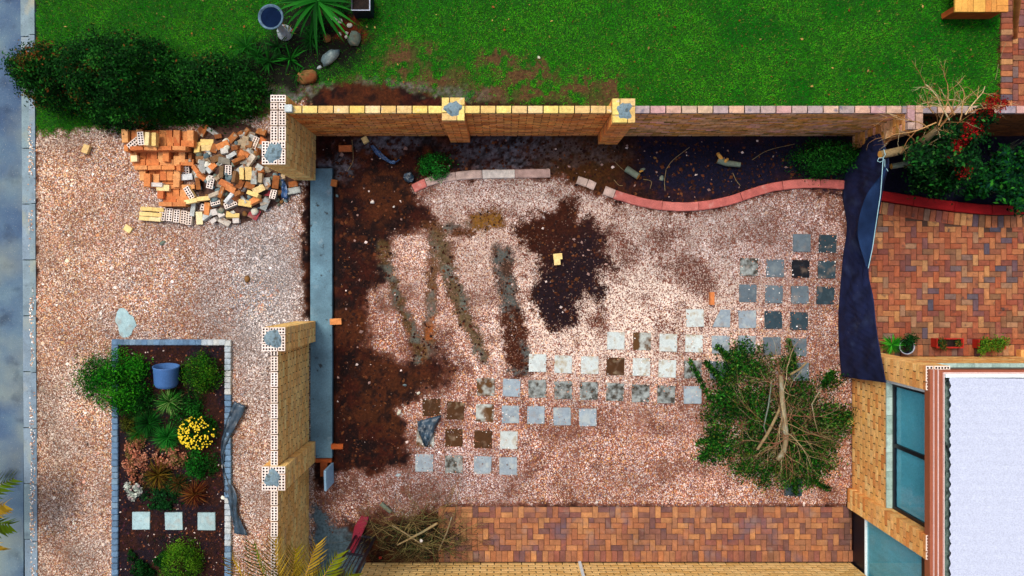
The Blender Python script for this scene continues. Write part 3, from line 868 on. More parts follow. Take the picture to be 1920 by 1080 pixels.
# back boundary wall -----------------------------------------------------
YB = 2.55
bw = empty('boundary_wall', (3.0, YB + 0.055, -0.05), 'long orange brick boundary wall with two square piers beside the lawn', 'wall')
box('mortar', -3.32, 9.7, YB + 0.014, YB + BW - 0.014, -0.06, TOPZ - 0.032, M['mortar_dark'], bw)
def kf(x): return 'brick_o' if x < 1.75 else ('brick_mossy' if x < 6.1 else 'brick_dark')
def tk(x): return 'cope_y' if x < 1.75 else 'cope_p'
lst = []
for s, e in ((-3.31, -0.965), (-0.615, 1.60), (1.955, 6.06), (6.3, 9.7)):
    lst += leaf_courses('x', YB + BW / 2, s, e, 0.0, COURSES, 'brick_o', top_kind=tk, kfun=kf)
lst.sort(key=lambda t: -round(t[2], 3))
place_bricks(lst, bw, 285, 'brick_o')
pillar(bw, -0.958, -0.62, 2.43, 2.77, TOPZ + 0.03, 'brick_o', perf=False, top_kind='cope_y')
pillar(bw, 1.61, 1.95, 2.395, 2.755, TOPZ + 0.03, 'brick_o', perf=False, top_kind='cope_y')
pillar(bw, 6.065, 6.295, 2.30, YB + BW, TOPZ + 0.012, 'brick_mossy', perf=False, top_kind='cope_p', cement=False)

# short double-skin wall with end pier next to the brick heap -----------------
sw = empty('return_wall', (-3.44, 2.3, -0.05), 'short thick yellow brick wall with perforated top and cement capped pier beside brick heap', 'wall')
box('mortar', -3.541, -3.339, 2.13, 2.81, -0.06, TOPZ - 0.032, M['mortar'], sw)
lst = []
lst += leaf_courses('y', -3.325 - BW / 2, 2.125, 2.705, 0.0, COURSES, 'brick_y', perf_top=True)
lst += leaf_courses('y', -3.555 + BW / 2, 2.125, 2.705, 0.0, COURSES, 'brick_y', perf_top=True)
for cidx in range(COURSES - 1, -1, -1):
    lst.append((-3.44, 2.77, cidx * CO, 0, 0.23, BW, BH, cidx == COURSES - 1, 'brick_y'))
lst.sort(key=lambda t: -round(t[2], 3))
place_bricks(lst, sw, 290, 'brick_y')
pillar(sw, -3.68, -3.325, 1.771, 2.117, TOPZ + 0.002, 'brick_y')
link('half_brick', bm('slab_white', 0.11, BW, 0.07), None, (-3.262, YB + BW / 2, TOPZ + 0.001), sw, (0, 0, 0.02))

# long single-skin wall with two piers ------------------------------------
lw = empty('garden_wall', (-3.5, -3.2, -0.05), 'long yellow brick wall with perforated brick top and two cement capped piers', 'wall')
box('mortar', -3.54, -3.456, -6.0, -1.05, -0.06, TOPZ - 0.032, M['mortar'], lw)
lst = []
for s, e in ((-6.0, -3.158), (-2.782, -1.055)):
    lst += leaf_courses('y', -3.498, s, e, 0.0, COURSES, 'brick_y', perf_top=True)
lst.sort(key=lambda t: -round(t[2], 3))
place_bricks(lst, lw, 290, 'brick_y')
pillar(lw, -3.678, -3.325, -1.047, -0.69, TOPZ + 0.012, 'brick_y')
pillar(lw, -3.678, -3.325, -3.15, -2.79, TOPZ + 0.012, 'brick_y')

# cream wall along the paved strip at the bottom -----------------------------
YC = -4.925
cw = empty('courtyard_wall', (1.8, YC - 0.055, -0.05), 'cream brick courtyard wall along the clay paved strip', 'wall')
box('mortar', -2.45, 6.05, YC - BW + 0.014, YC - 0.014, -0.06, TOPZ - 0.032, M['mortar_dark'], cw)
lst = leaf_courses('x', YC - BW / 2, -2.45, 6.04, 0.0, COURSES, 'brick_lower')
lst.sort(key=lambda t: round(t[2], 3))
place_bricks(lst, cw, 297, 'brick_lower', 'upper_bricks')
box('downpipe', P(1084, 0).x, P(1089, 0).x, YC + 0.004, YC + 0.035, 0.02, 1.7, M['plaster'], cw)

for o_ in (bw, sw, lw, cw): o_['kind'] = 'thing'

# ------------------------------------------------------------------ house
HW = 6.056; COLX = 5.963; HT = 2.283; SILL = 1.126
house = empty('house', (7.5, -3.2, 0), 'yellow brick house with white sheet roof, brown gutter and black framed windows', 'house')
wallw = box('wall', HW + 0.014, HW + 0.2, -3.60, -1.54, -0.06, SILL - 0.012, M['mortar_dark'], house)
lst = leaf_courses('y', HW + BW / 2, -3.61, -1.52, SILL - 13 * CO - 0.012, 13, 'brick_house')
place_bricks(lst, wallw, 300, 'brick_house')
walln = box('wall', 6.3, 10.2, -1.52, -1.322, -0.06, SILL - 0.012, M['mortar_dark'], house)
lst = leaf_courses('x', -1.308 - BW / 2, 6.31, 10.2, SILL - 13 * CO - 0.012, 13, 'brick_house')
place_bricks(lst, walln, 230, 'brick_house')
for (y0, y1) in ((-1.54, -1.196), (-3.945, -3.60)):
    cc = pillar(house, COLX, COLX + 0.345, y0, y1, HT, 'brick_house', core_kind='mortar_dark', cement=False, n=27, nm='brick_column')
    cement_blob('cement_fill', (COLX + 0.2, (y0 + y1) / 2 - 0.02, HT), 0.08, cc)
# window on the west face
sl = empty('sill', (HW, -2.57, SILL), parent=house)
for k in range(7):
    a = -1.54 - k * 0.2943
    box('sill_tile', HW - 0.012, 6.135, a - 0.288, a, SILL - 0.012, SILL + 0.012, M['sill'], sl)
sn = empty('sill', (8.0, -1.3, SILL), parent=house)
for k in range(14):
    box('sill_tile', 6.32 + k * 0.28, 6.594 + k * 0.28, -1.395, -1.296, SILL - 0.012, SILL + 0.012, M['sill'], sn)
def window(x, y0, y1, z0, z1, mulls, nm='window', rail=None, fw=0.055):
    wdw = empty(nm, (x, (y0 + y1) / 2, z0), parent=house)
    xa, xb = x, x + 0.06
    boxes('frame', [(xa, xb, y0, y1, z0, z0 + fw), (xa, xb, y0, y1, z1 - fw, z1), (xa - .001, xb + .001, y0, y0 + fw, z0 + .001, z1 - .001), (xa - .001, xb + .001, y1 - fw, y1, z0 + .001, z1 - .001)], M['frame'], wdw, WL[wdw.name])
    ys = [y0 + fw] + [m for m in mulls] + [y1 - fw]
    for m in mulls: box('mullion', xa - 0.004, xb + 0.004, m - 0.03, m + 0.03, z0 + 0.003, z1 - 0.003, M['frame'], wdw)
    for a, b in zip(ys[:-1], ys[1:]):
        box('pane', x + 0.024, x + 0.03, a, b, z0 + fw, z1 - fw, M['glass'], wdw)
    bl = []
    nseg = 24
    V, F = [], []
    for k in range(nseg + 1):
        yy = y0 + (y1 - y0) * k / nseg
        xx = x + 0.036 + 0.004 * (k % 2)
        V += [(xx, yy, z0 + 0.03), (xx, yy, z1 - 0.03)]
    for k in range(nseg): F.append((2 * k, 2 * k + 1, 2 * k + 3, 2 * k + 2))
    mk('blind', V, F, M['curtain'], wdw, WL[wdw.name])
    if rail: rail(wdw)
    return wdw
window(6.135, -3.60, -1.60, SILL + 0.012, 2.12, [-2.585])
box('window_reveal', HW - 0.004, 6.2, -1.60, -1.542, SILL + 0.012, 2.2, M['plaster'], house)
box('lintel', HW - 0.01, 6.3, -3.60, -1.60, 2.12, 2.25, M['brick_house'], house)
def rail(wd):
    box('kick_panel', 6.083, 6.12, -5.4, -4.0, 0.06, 0.40, M['frame'], wd)
    box('rail', 6.078, 6.12, -5.4, -4.0, 0.40, 0.425, M['plaster'], wd)
window(6.085, -5.5, -3.945, 0.0, 2.05, [], 'door', rail, 0.07)
box('lintel', 6.08, 6.4, -5.5, -3.945, 2.05, 2.25, M['frame'], house)
box('window_frame', 6.32, 10.2, -1.40, -1.36, SILL + 0.012, 2.2, M['frame'], house)
box('inner_wall', 6.4, 10.2, -8.0, -1.5, 0.0, 2.2, M['curtain'], house)
# roof, gutter
ZG = 2.35
rx0 = (1771 - NX) * (CAM_H - ZG - 0.03) / FPX
ry0 = -(700 - NY) * (CAM_H - ZG - 0.03) / FPX
gxw = (1745 - NX) * (CAM_H - ZG) / FPX
gyn = -(693 - NY) * (CAM_H - ZG) / FPX
gt = empty('gutter', (gxw, -3, ZG - 0.1), parent=house)
def gstep(nm, x0, x1, y0, z0, z1, mat):
    boxes(nm, [(x0, x1, -8.5, y0, z0, z1)], mat, gt, WL[gt.name])
tot = rx0 - gxw
gstep('fascia', gxw, gxw + tot * .25, gyn, ZG - .14, ZG - .02, M['gutter'])
gstep('bead', gxw + tot * .25, gxw + tot * .29, gyn - 0.001, ZG - .14, ZG, M['gutter_lip'])
gstep('fascia', gxw + tot * .29, gxw + tot * .56, gyn - 0.002, ZG - .14, ZG - .012, M['gutter'])
gstep('bead', gxw + tot * .56, gxw + tot * .61, gyn - 0.003, ZG - .14, ZG + .012, M['gutter_lip'])
gstep('fascia', gxw + tot * .61, gxw + tot * .94, gyn - 0.004, ZG - .14, ZG + .005, M['gutter'])
gstep('bead', gxw + tot * .94, rx0, ry0 + 0.01, ZG - .14, ZG + .03, M['gutter_lip'])
boxes('fascia', [(gxw + tot * .64, 10.3, gyn - 0.06, gyn - 0.006, ZG - .14, ZG - .004)], M['gutter'], gt, WL[gt.name])
boxes('bead', [(rx0, 10.3, ry0 - 0.005, ry0 + 0.012, ZG - .14, ZG + .03)], M['gutter_lip'], gt, WL[gt.name])
# trough bed with leaf debris
V, F = [], []
rr = random.Random(5)
gi0, gi1 = rx0, rx0 + 0.12
for k in range(90):
    yy = ry0 - 0.07 - k * 0.08
    for j in range(4):
        V.append((gi0 + (gi1 - gi0) * j / 3, yy, ZG - 0.058 + rr.uniform(0, 0.03)))
for k in range(89):
    for j in range(3): F.append((4 * k + j, 4 * k + j + 1, 4 * k + j + 5, 4 * k + j + 4))
mk('debris', V, F, M['debris'], gt, WL[gt.name])
# corrugated sheet: ribs run along x, ragged end overhangs the gutter
rf = []
pitch = 0.139
V, F = [], []
ny_ = int(7.0 / (pitch / 8))
for k in range(ny_):
    yy = ry0 - 0.06 - k * pitch / 8
    ph = (k % 8) / 8 * 2 * math.pi
    zz = ZG + 0.05 + 0.0004 * math.sin(ph)
    xe = rx0 + 0.066 - 0.013 * math.sin(ph) + 0.006 * (k % 8 == 3) + rr.uniform(-.004, .004)
    V += [(xe, yy, zz), (10.6, yy, zz + 0.35)]
for k in range(ny_ - 1): F.append((2 * k, 2 * k + 2, 2 * k + 3, 2 * k + 1))
roof = mk('roof', V, F, M['roof'], house, (8, -4, ZG))
boxes('flashing', [(rx0 + 0.01, 10.4, ry0 - 0.06, ry0 - 0.008, ZG + 0.005, ZG + 0.04)], M['plaster'], roof, WL[roof.name])

# ------------------------------------------------------------------ paving
PV = {}
def paver_mesh(kind, l, w_, k):
    key = (kind, round(l, 3), round(w_, 3), k)
    if key not in PV:
        r = random.Random(k * 31 + int(l * 1000))
        V, F = chamfer(l, w_, 0.05, 0.006, 0.0015, r)
        PV[key] = shared('paver', V, F, [M[kind]])
    return PV[key]
def lay(cells, parent, kind, limit, ztop=0.0):
    rest = []
    for i, (x, y, l, w_, rot) in enumerate(cells):
        if i < limit:
            link('paver', paver_mesh(kind, l, w_, i % 5), None, (x, y, ztop - 0.05 + random.uniform(-.003, .003)), parent, (random.uniform(-.008, .008), random.uniform(-.008, .008), rot + random.uniform(-.012, .012)))
        else: rest.append((x, y, l, w_, rot))
    if rest:
        V, F = [], []
        for (x, y, l, w_, rot) in rest:
            v, f_ = chamfer(l, w_, 0.05, 0.006)
            n = len(V); dz = random.uniform(-.003, .003); cs, sn_ = math.cos(rot), math.sin(rot)
            V += [(x + a * cs - b * sn_, y + a * sn_ + b * cs, ztop - 0.05 + q + dz) for a, b, q in v]
            F += [tuple(i + n for i in t) for t in f_]
        o = mk('pavers', V, F, M[kind], parent, WL[parent.name]); o['kind'] = 'stuff'

def herring(x0, x1, y0, y1, keep, U=0.1, ph=0):
    out = []
    nxx, nyy = int((x1 - x0) / U) + 3, int((y1 - y0) / U) + 3
    for i in range(-2, nxx):
        for j in range(-2, nyy):
            t = (i - j + ph) % 4
            if t == 0: cx, cy, rot = x0 + (i + 1) * U, y0 + (j + 0.5) * U, 0
            elif t == 3: cx, cy, rot = x0 + (i + 0.5) * U, y0 + (j + 1) * U, math.pi / 2
            else: continue
            hx, hy = (U, U / 2) if rot == 0 else (U / 2, U)
            a0, a1 = max(cx - hx, x0), min(cx + hx, x1); b0, b1 = max(cy - hy, y0), min(cy + hy, y1)
            if a1 - a0 < 0.03 or b1 - b0 < 0.03: continue
            cx, cy = (a0 + a1) / 2, (b0 + b1) / 2
            if not keep(cx, cy): continue
            lx, ly = a1 - a0 - 0.006, b1 - b0 - 0.006
            if rot == 0: out.append((cx, cy, lx, ly, 0))
            else: out.append((cx, cy, ly, lx, math.pi / 2))
    return out

# red kerb curves (centre lines in ground pixels)
RED_R = catmull([(1640, 366), (1700, 375), (1760, 384), (1820, 391), (1880, 394), (1990, 388)], 10)
def curve_y(curve, px):
    xs = np.array([p[0] for p in curve]); ys = np.array([p[1] for p in curve])
    return np.interp(px, xs, ys)
patio = empty('patio', (7.5, 0, -0.06)); tag(patio, None, None, kind='structure')
px1 = P(1960, 0).x
def keep_patio(x, y):
    ppx, ppy = x * 107 + NX, -y * 107 + NY
    return ppy > curve_y(RED_R, ppx) + 34
cells = herring(P(1603, 0).x, px1, P(0, 646).y, P(0, 384).y, keep_patio, 0.0985)
cells.sort(key=lambda c: c[0])
lay(cells, patio, 'paver', 290)
row = []
x = P(1603, 0).x
while x < px1:
    row.append((x + 0.05, P(0, 657).y, 0.196, 0.096, math.pi / 2)); x += 0.1
lay(row, patio, 'paver', 40)
# soldier course under the red kerb
acc = 0.0; row = []
pts = [Vector(((p[0] - NX) / 107, -(p[1] - NY) / 107, 0)) for p in RED_R]
for a, b in zip(pts[:-1], pts[1:]):
    seg = (b - a).length
    while acc < seg:
        q = a + (b - a) * (acc / seg); d = (b - a).normalized(); nrm = Vector((d.y, -d.x, 0))
        c_ = q + nrm * 0.205
        row.append((c_.x, c_.y, 0.21, 0.098, math.atan2(d.y, d.x) + math.pi / 2)); acc += 0.106
    acc -= seg
lay([r for r in row if r[0] > P(1612, 0).x], patio, 'paver', 60, 0.008)

strip = empty('paved_strip', (2.3, -4.45, -0.06)); tag(strip, None, None, kind='structure')
xa, xb = P(822, 0).x, 6.07
cells = herring(xa, xb, P(0, 1033).y, P(0, 971).y, lambda x, y: True, 0.0975, 1)
lay(cells, strip, 'paver_l', 300)
row = []
x = xa
while x < xb - 0.05:
    row.append((x + 0.05, P(0, 1043.5).y, 0.19, 0.097, math.pi / 2)); x += 0.1013
x = xa; k = 0
while x < xb - 0.1:
    if random.random() < 0.45:
        row.append((x + 0.1, P(0, 966).y, 0.196, 0.092, 0)); row.append((x + 0.1, P(0, 956).y, 0.196, 0.092, 0)); x += 0.2
    else:
        row.append((x + 0.05, P(0, 961).y, 0.19, 0.096, math.pi / 2)); x += 0.1
lay(row, strip, 'paver_l', 200)

path = empty('brick_path', (8.9, 3.7, -0.06)); tag(path, None, None, kind='structure')
row = []
y = P(0, 222).y
while y < P(0, -40).y:
    row.append((P(1886, 0).x, y + 0.052, 0.196, 0.098, 0)); y += 0.1035
cells = herring(P(1897, 0).x, P(1990, 0).x, P(0, 222).y, P(0, -40).y, lambda x, y: True, 0.1, 2)
lay(row + cells, path, 'paver', 200, 0.03)

M['sand'] = mat_var('bedding_sand', [S(84, 60, 46), S(64, 46, 38)], var=0.3, scale=10, noise_cols=True)
box('bedding_sand', P(1600, 0).x, px1, P(0, 668).y, P(0, 398).y, -0.045, -0.014, M['sand'], patio)
box('bedding_sand', xa, xb, P(0, 1054).y, P(0, 951).y, -0.045, -0.014, M['sand'], strip)

# garden edging ------------------------------------------------------------
def edging(name, label, curve, wd, cuts, zt, mats, cat='edging', h=0.14):
    """curved kerb cut into blocks at the arc fractions in cuts"""
    pts = [Vector(((p[0] - NX) / 107, -(p[1] - NY) / 107, 0)) for p in curve]
    s = [0]
    for a, b in zip(pts[:-1], pts[1:]): s.append(s[-1] + (b - a).length)
    L = s[-1]; s = np.array(s)
    X_ = np.array([p.x for p in pts]); Y_ = np.array([p.y for p in pts])
    root = empty(name, (float(np.interp(L / 2, s, X_)), float(np.interp(L / 2, s, Y_)), 0), label, cat)
    for k in range(len(cuts) - 1):
        a, b = cuts[k] * L + 0.005, cuts[k + 1] * L - 0.005
        V, F = [], []
        n = max(2, int((b - a) / 0.08))
        for i in range(n + 1):
            t = a + (b - a) * i / n
            x, y = np.interp(t, s, X_), np.interp(t, s, Y_)
            x2, y2 = np.interp(t + 0.01, s, X_), np.interp(t + 0.01, s, Y_); x3, y3 = np.interp(t - 0.01, s, X_), np.interp(t - 0.01, s, Y_)
            d = Vector((x2 - x3, y2 - y3, 0)).normalized(); nn = Vector((-d.y, d.x, 0))
            for off, zz in ((-wd / 2, zt - h), (-wd / 2, zt - 0.012), (-wd / 2 + 0.014, zt), (wd / 2 - 0.014, zt), (wd / 2, zt - 0.012), (wd / 2, zt - h)):
                j = random.uniform(-.003, .003)
                V.append((x + nn.x * off + j, y + nn.y * off + j, zz + random.uniform(-.002, .002)))
        for i in range(n):
            for j in range(5): F.append((6 * i + j, 6 * i + 6 + j, 6 * i + 7 + j, 6 * i + j + 1))
        F.append(tuple(range(5, -1, -1))); F.append(tuple(range(6 * n, 6 * n + 6)))
        mk('edging_block', V, F, M[mats[k % len(mats)] if not callable(mats) else mats(k)], root, (float(np.interp((a + b) / 2, s, X_)), float(np.interp((a + b) / 2, s, Y_)), zt - h))
    return root
cv = catmull([(1132, 357), (1165, 369), (1210, 381), (1265, 388), (1315, 386), (1365, 377), (1410, 362), (1450, 351), (1500, 345), (1545, 345), (1592, 348)], 8)
edging('garden_edging', 'weathered pinkish red curved concrete edging between planting bed and gravel', cv, 0.155, [0.0, 0.045, 0.24, 0.385, 0.56, 0.73, 0.88, 1.0], 0.05, lambda k: 'edge_pale' if k == 0 else 'edge_red')
edging('garden_edging', 'bright red curved concrete edging above the herringbone patio', RED_R, 0.17, [0.0, 0.2, 0.42, 0.62, 0.82, 1.0], 0.06, ['edge_bright'])
cv = catmull([(775, 354), (800, 342), (830, 334), (870, 329), (905, 327), (965, 326), (1032, 325)], 8)
edging('garden_edging', 'worn pale grey edging blocks half buried in soil near small green shrub', cv, 0.15, [0.0, 0.10, 0.32, 0.51, 0.745, 1.0], 0.03, lambda k: ['edge_red', 'edge_pale', 'edge_pale', 'white_stone', 'edge_pale'][k])
cv = catmull([(1082, 337), (1100, 343), (1116, 350)], 6)
edging('garden_edging', 'short broken pale edging stub in brown soil', cv, 0.14, [0.0, 0.55, 1.0], 0.025, ['edge_pale'])

# flower bed edging of small blue-grey cobbles
fb = empty('flower_bed_edging', (P(324, 0).x, P(0, 860).y, 0), 'blue grey cobble edging around the flower bed on the driveway', 'edging')
cobs = {}
def cobble(px, py, kind, l=0.112, w_=0.098):
    k = (kind, random.randrange(4), l)
    if k not in cobs:
        V, F = chamfer(l, w_, 0.12, 0.01, 0.003, random.Random(len(cobs) * 7))
        cobs[k] = shared('cobble', V, F, [M[kind]])
    p = P(px, py)
    link('cobble', cobs[k], None, (p.x, p.y, -0.05 + random.uniform(-.004, .004)), fb, (0, 0, random.uniform(-.02, .02)))
y = 641.0
while y < 1120:
    cobble(218.5, y, 'cobble'); cobble(429.5, y + 2, 'cobble_pale' if (y < 735 or (930 < y < 1015)) else 'cobble'); y += 11.3
x = 230.0
while x < 424:
    cobble(x, 641.5, 'cobble' if x < 385 else 'cobble_pale'); x += 11.15

# stepping slabs ---------------------------------------------------------
SL = {}
def slab_mesh(kind, k, cut=False):
    key = (kind, k, cut)
    if key not in SL:
        r = random.Random(k * 17 + len(kind))
        a = 0.154
        if cut: ring0 = [(-a, -a), (a, -a), (a, a), (-a * 0.1, a), (-a * 0.7, -a * 0.2)]
        else: ring0 = [(-a + .006, -a), (a - .006, -a), (a, -a + .006), (a, a - .006), (a - .006, a), (-a + .006, a), (-a, a - .006), (-a, -a + .006)]
        ring0 = [(x + r.uniform(-.003, .003), y + r.uniform(-.003, .003)) for x, y in ring0]
        n = len(ring0)
        V = [(x, y, 0) for x, y in ring0] + [(x, y, 0.044) for x, y in ring0] + [(x * .975, y * .975, 0.05) for x, y in ring0]
        F = [tuple(range(n - 1, -1, -1)), tuple(range(2 * n, 3 * n))]
        for q in range(2):
            for i in range(n): j = (i + 1) % n; F.append((q * n + i, q * n + j, q * n + n + j, q * n + n + i))
        SL[key] = shared('slab', V, F, [M[kind]])
    return SL[key]
LAB = {'slab_white': 'pale whitish square stepping slab set in pink gravel', 'slab_blue': 'blue grey square stepping slab set in pink gravel',
       'slab_slate': 'slate grey square stepping slab set in the gravel', 'slab_dark': 'dark charcoal square stepping slab near the black shade net',
       'slab_black': 'black damp square stepping slab in the gravel', 'slab_mud': 'square stepping slab half smeared with brown mud',
       'slab_soil': 'square stepping slab buried under dark brown soil', 'slab_moss': 'mottled grey stepping slab blotched with black dirt',
       'slab_bed': 'pale grey green square slab lying in the flower bed mulch'}
ORD = ['first', 'second', 'third', 'fourth', 'fifth', 'sixth', 'seventh', 'eighth', 'ninth', 'tenth', 'eleventh']
LOOK = {'slab_white': 'pale whitish', 'slab_blue': 'blue grey', 'slab_slate': 'slate grey', 'slab_dark': 'dark charcoal', 'slab_black': 'black damp', 'slab_mud': 'mud smeared', 'slab_soil': 'soil covered', 'slab_moss': 'dirt blotched'}
ROWY = [456, 503, 552, 599, 645, 689, 733, 776, 822, 871, 913]
def slab(px, py, kind, cut=False, label=None, zt=0.022):
    p = P(px, py)
    o = link('stepping_stone', slab_mesh(kind, random.randrange(5), cut), None, (p.x, p.y, zt - 0.05 - (0.012 if px < 970 and py > 700 else 0.005)), None, (random.uniform(-.022, .022), random.uniform(-.022, .022), random.uniform(-.045, .03)))
    tag(o, label or LAB[kind], 'slab', 'stepping slabs' if kind != 'slab_bed' else 'flower bed slabs')
W_, B_, T_, D_, K_, U_, E_, O_ = 'slab_white', 'slab_blue', 'slab_slate', 'slab_dark', 'slab_black', 'slab_mud', 'slab_soil', 'slab_moss'
SLABS = []
for (x, y, k) in [(1551.7, 457, D_), (1404.4, 500.5, O_), (1453, 503, T_), (1501, 504, K_), (1549.7, 505.6, D_),
                  (1402, 550, T_), (1451, 551.7, T_), (1499.7, 552.8, T_), (1547.5, 554, D_), (1303, 596.4, W_), (1401, 598.6, B_), (1449.7, 600, D_), (1498, 602, D_),
                  (1154.7, 639, W_), (1203.8, 640, U_), (1252.5, 642.5, W_), (1301.3, 644, W_), (1351, 646, B_), (1399.7, 646, B_), (1447.5, 648.6, T_), (1495.6, 651, T_),
                  (1008, 680.6, W_), (1056, 683, W_), (1105.6, 684.7, W_), (1153.8, 687, E_), (1202.5, 688, W_), (1251, 691, W_), (1299, 692.5, O_), (1347, 694, T_), (1500, 697, T_),
                  (910.6, 725.6, U_), (959, 727, B_), (1007.5, 729, O_), (1056, 731.6, O_), (1104, 733, O_), (1153, 735, O_), (1201, 737.5, O_), (1249, 739.7, O_), (1298.4, 740.6, B_),
                  (809, 764, E_), (853.8, 770, E_), (908.8, 774, U_), (957, 777, B_), (1004.7, 778, B_), (1053.8, 780.6, B_), (1102, 782.5, B_),
                  (797.5, 821, U_), (851, 820.6, E_), (905.6, 823.8, E_), (954, 825, W_), (795.6, 868, B_), (851, 870.6, O_), (905, 872, B_), (953, 873.8, B_), (1487, 913.5, D_)]:
    SLABS.append((x, y, k))
for (x, y, k) in SLABS:
    ri = min(range(len(ROWY)), key=lambda i: abs(ROWY[i] - (y - (x - 1200) * 0.02)))
    same = sorted([q[0] for q in SLABS + [(1352.5, 597, 0), (1503, 455.5, 0)] if min(range(len(ROWY)), key=lambda i: abs(ROWY[i] - (q[1] - (q[0] - 1200) * 0.02))) == ri], reverse=True)
    n = same.index(x)
    slab(x, y, k, label=('%s slab, %s from the shade net in the %s row from red edging' % (LOOK[k], ORD[n], ORD[ri])) if ri < 10 else 'dark slab lying alone below the felled branches')
slab(1352.5, 597, 'slab_blue', True, 'blue grey stepping slab with one corner broken off')
slab(1503, 455.5, 'slab_slate', False, 'slate stepping slab smeared with pale cement beside charcoal slab')
for x, y, lb in ((267, 975, 'pale grey green slab in the mulch, nearest of three to the kerb'), (328, 975.5, 'middle one of three pale grey green slabs in the mulch'), (389, 976, 'pale grey green slab in the mulch next to the torn polythene')): slab(x, y, 'slab_bed', label=lb, zt=0.06)

# gravel chips kicked onto the slabs
rgc = np.random.default_rng(44); cxs, cys = [], []
for (x, y, k) in SLABS:
    n = rgc.integers(6, 26)
    e = rgc.random(n) < .75
    u = np.where(e, rgc.choice([-1, 1], n) * rgc.uniform(13, 17.5, n), rgc.uniform(-15, 15, n)); v = rgc.uniform(-16, 16, n)
    sw_ = rgc.random(n) < .5
    cxs += list(x + np.where(sw_, u, v)); cys += list(y + np.where(sw_, v, u))
cxs, cys = np.array(cxs), np.array(cys)
gs = stones('slab_gravel_chips', cxs, cys, rgc.uniform(.006, .012, len(cxs)), pick(SA((240, 214, 196), (206, 140, 104), (250, 244, 240), (160, 100, 74), (110, 70, 50)), [10, 10, 10, 8, 8], len(cxs), rgc), 45)
cv_ = np.empty(len(gs.data.vertices) * 3, dtype=np.float32); gs.data.vertices.foreach_get('co', cv_); cv_ = cv_.reshape(-1, 3)
cv_[:, 2] += np.repeat(.023 - gz((cxs - NX) / 107, -(cys - NY) / 107), 5); gs.data.vertices.foreach_set('co', cv_.ravel()); gs.data.update()
tag(gs, 'loose gravel chips lying on the stepping slabs', 'gravel', kind='stuff')

# ------------------------------------------------------------------ brick heap
def loose(px, py, z_, ang, kind, label, group, l=BL, w_=BW, h=BH, perf=False, tilt=(0, 0), on=0, name='loose_brick'):
    """on=0 lies flat, 1 stands on its long edge; z_ is the height of its underside"""
    me = bm(kind, l, w_, h, perf)
    zc = z_ + (h if on == 0 else w_)
    p = P(px, py, zc)
    rx = (math.pi / 2 if on == 1 else 0) + tilt[0]
    R = Matrix.Rotation(ang, 4, 'Z') @ Matrix.Rotation(tilt[1], 4, 'Y') @ Matrix.Rotation(rx, 4, 'X')
    o = link(name, me, None)
    o.matrix_world = Matrix.Translation((p.x, p.y, z_ + (0 if on == 0 else w_ / 2))) @ R
    if on == 1:
        o.matrix_world = Matrix.Translation((p.x, p.y, z_ + w_ / 2)) @ R @ Matrix.Translation((0, 0, -h / 2))
    tag(o, label, 'brick', group)
    return o
OG, OGL = 'orange bricks in the heap', 'orange clay brick in the tumbled stack beside the hedge'
LE = [(248, 236), (275, 240), (300, 248), (322, 262), (342, 284), (362, 301), (388, 301)]
RE = [(248, 366), (275, 358), (300, 346), (322, 338), (345, 345), (388, 340)]
rr = random.Random(21)
y = 252.0; rowi = 0
while y < 384:
    lx = np.interp(y, [a for a, _ in LE], [b for _, b in LE]); rx_ = np.interp(y, [a for a, _ in RE], [b for _, b in RE])
    lay_ = 3 if y < 285 else (2 if y < 335 else 1)
    header = rowi % 3 == 0
    rh = 12.4 if header or rowi % 3 == 1 else 9.2
    x = lx
    while x < rx_ - 5:
        stretch = (not header) and rr.random() < 0.75
        adv = 25.2 if stretch else 12.4
        n = lay_ + (1 if rr.random() < 0.2 else 0) - (1 if rr.random() < 0.22 and lay_ > 1 else 0)
        edge = (rh < 10)
        for q in range(max(1, n)):
            zz = 0.004 + q * (0.108 if edge else 0.0755)
            # lower courses keep the same plan position as the visible one
            k = (CAM_H - 0.1) / FPX
            p0 = P(x + adv / 2, y + rh / 2, 0.15)
            ppx = p0.x / ((CAM_H - zz - (BW if edge else BH)) / FPX) + NX; ppy = NY - p0.y / ((CAM_H - zz - (BW if edge else BH)) / FPX)
            a = (0 if stretch else math.pi / 2) + rr.uniform(-.05, .05)
            OGL = 'orange brick %s in the %s layer, %s part of the stack' % ('on edge' if edge else ('laid lengthwise' if stretch else 'laid end on'), 'bottom' if q == 0 else ('top' if q == max(1, n) - 1 else 'middle'), 'tallest' if y < 285 else ('middle' if y < 335 else 'lowest'))
            if stretch: loose(ppx, ppy, zz, a, 'brick_orange', OGL, OG, on=1 if edge else 0)
            else: loose(ppx, ppy, zz, a, 'brick_orange', OGL, OG, l=0.222 if not edge else 0.105, on=1 if edge else 0)
        x += adv + rr.uniform(0, 1.2)
    y += rh if header is False else 22.0 if False else rh
    rowi += 1
# cream bricks tossed on top and laid beside
CG = 'cream bricks at the heap'
loose(249, 268, 0.25, 0.75, 'brick_cream', 'perforated cream brick leaning on the corner of the orange stack', CG, perf=True, tilt=(0.15, 0.1))
loose(264, 259, 0.335, -1.48, 'brick_cream', 'perforated cream brick on top of the orange stack', CG, perf=True, tilt=(0.05, 0.05))
loose(275, 260, 0.33, 1.5, 'brick_cream', 'plain cream brick on edge on top of the orange stack', CG, on=1)
loose(288, 261, 0.33, 1.57, 'brick_cream', 'plain cream brick on edge on top of the orange stack', CG, on=1)
loose(251, 297, 0.16, 0.05, 'brick_cream', 'cream half brick at the lower corner of the orange stack', CG, l=0.11)
loose(292, 346, 0.08, -0.02, 'white_stone', 'pale white brick lying on the edge of the orange stack', CG, on=1)
loose(305, 352, 0.085, -0.03, 'brick_cream', 'cream brick tucked behind the pale white brick', CG)
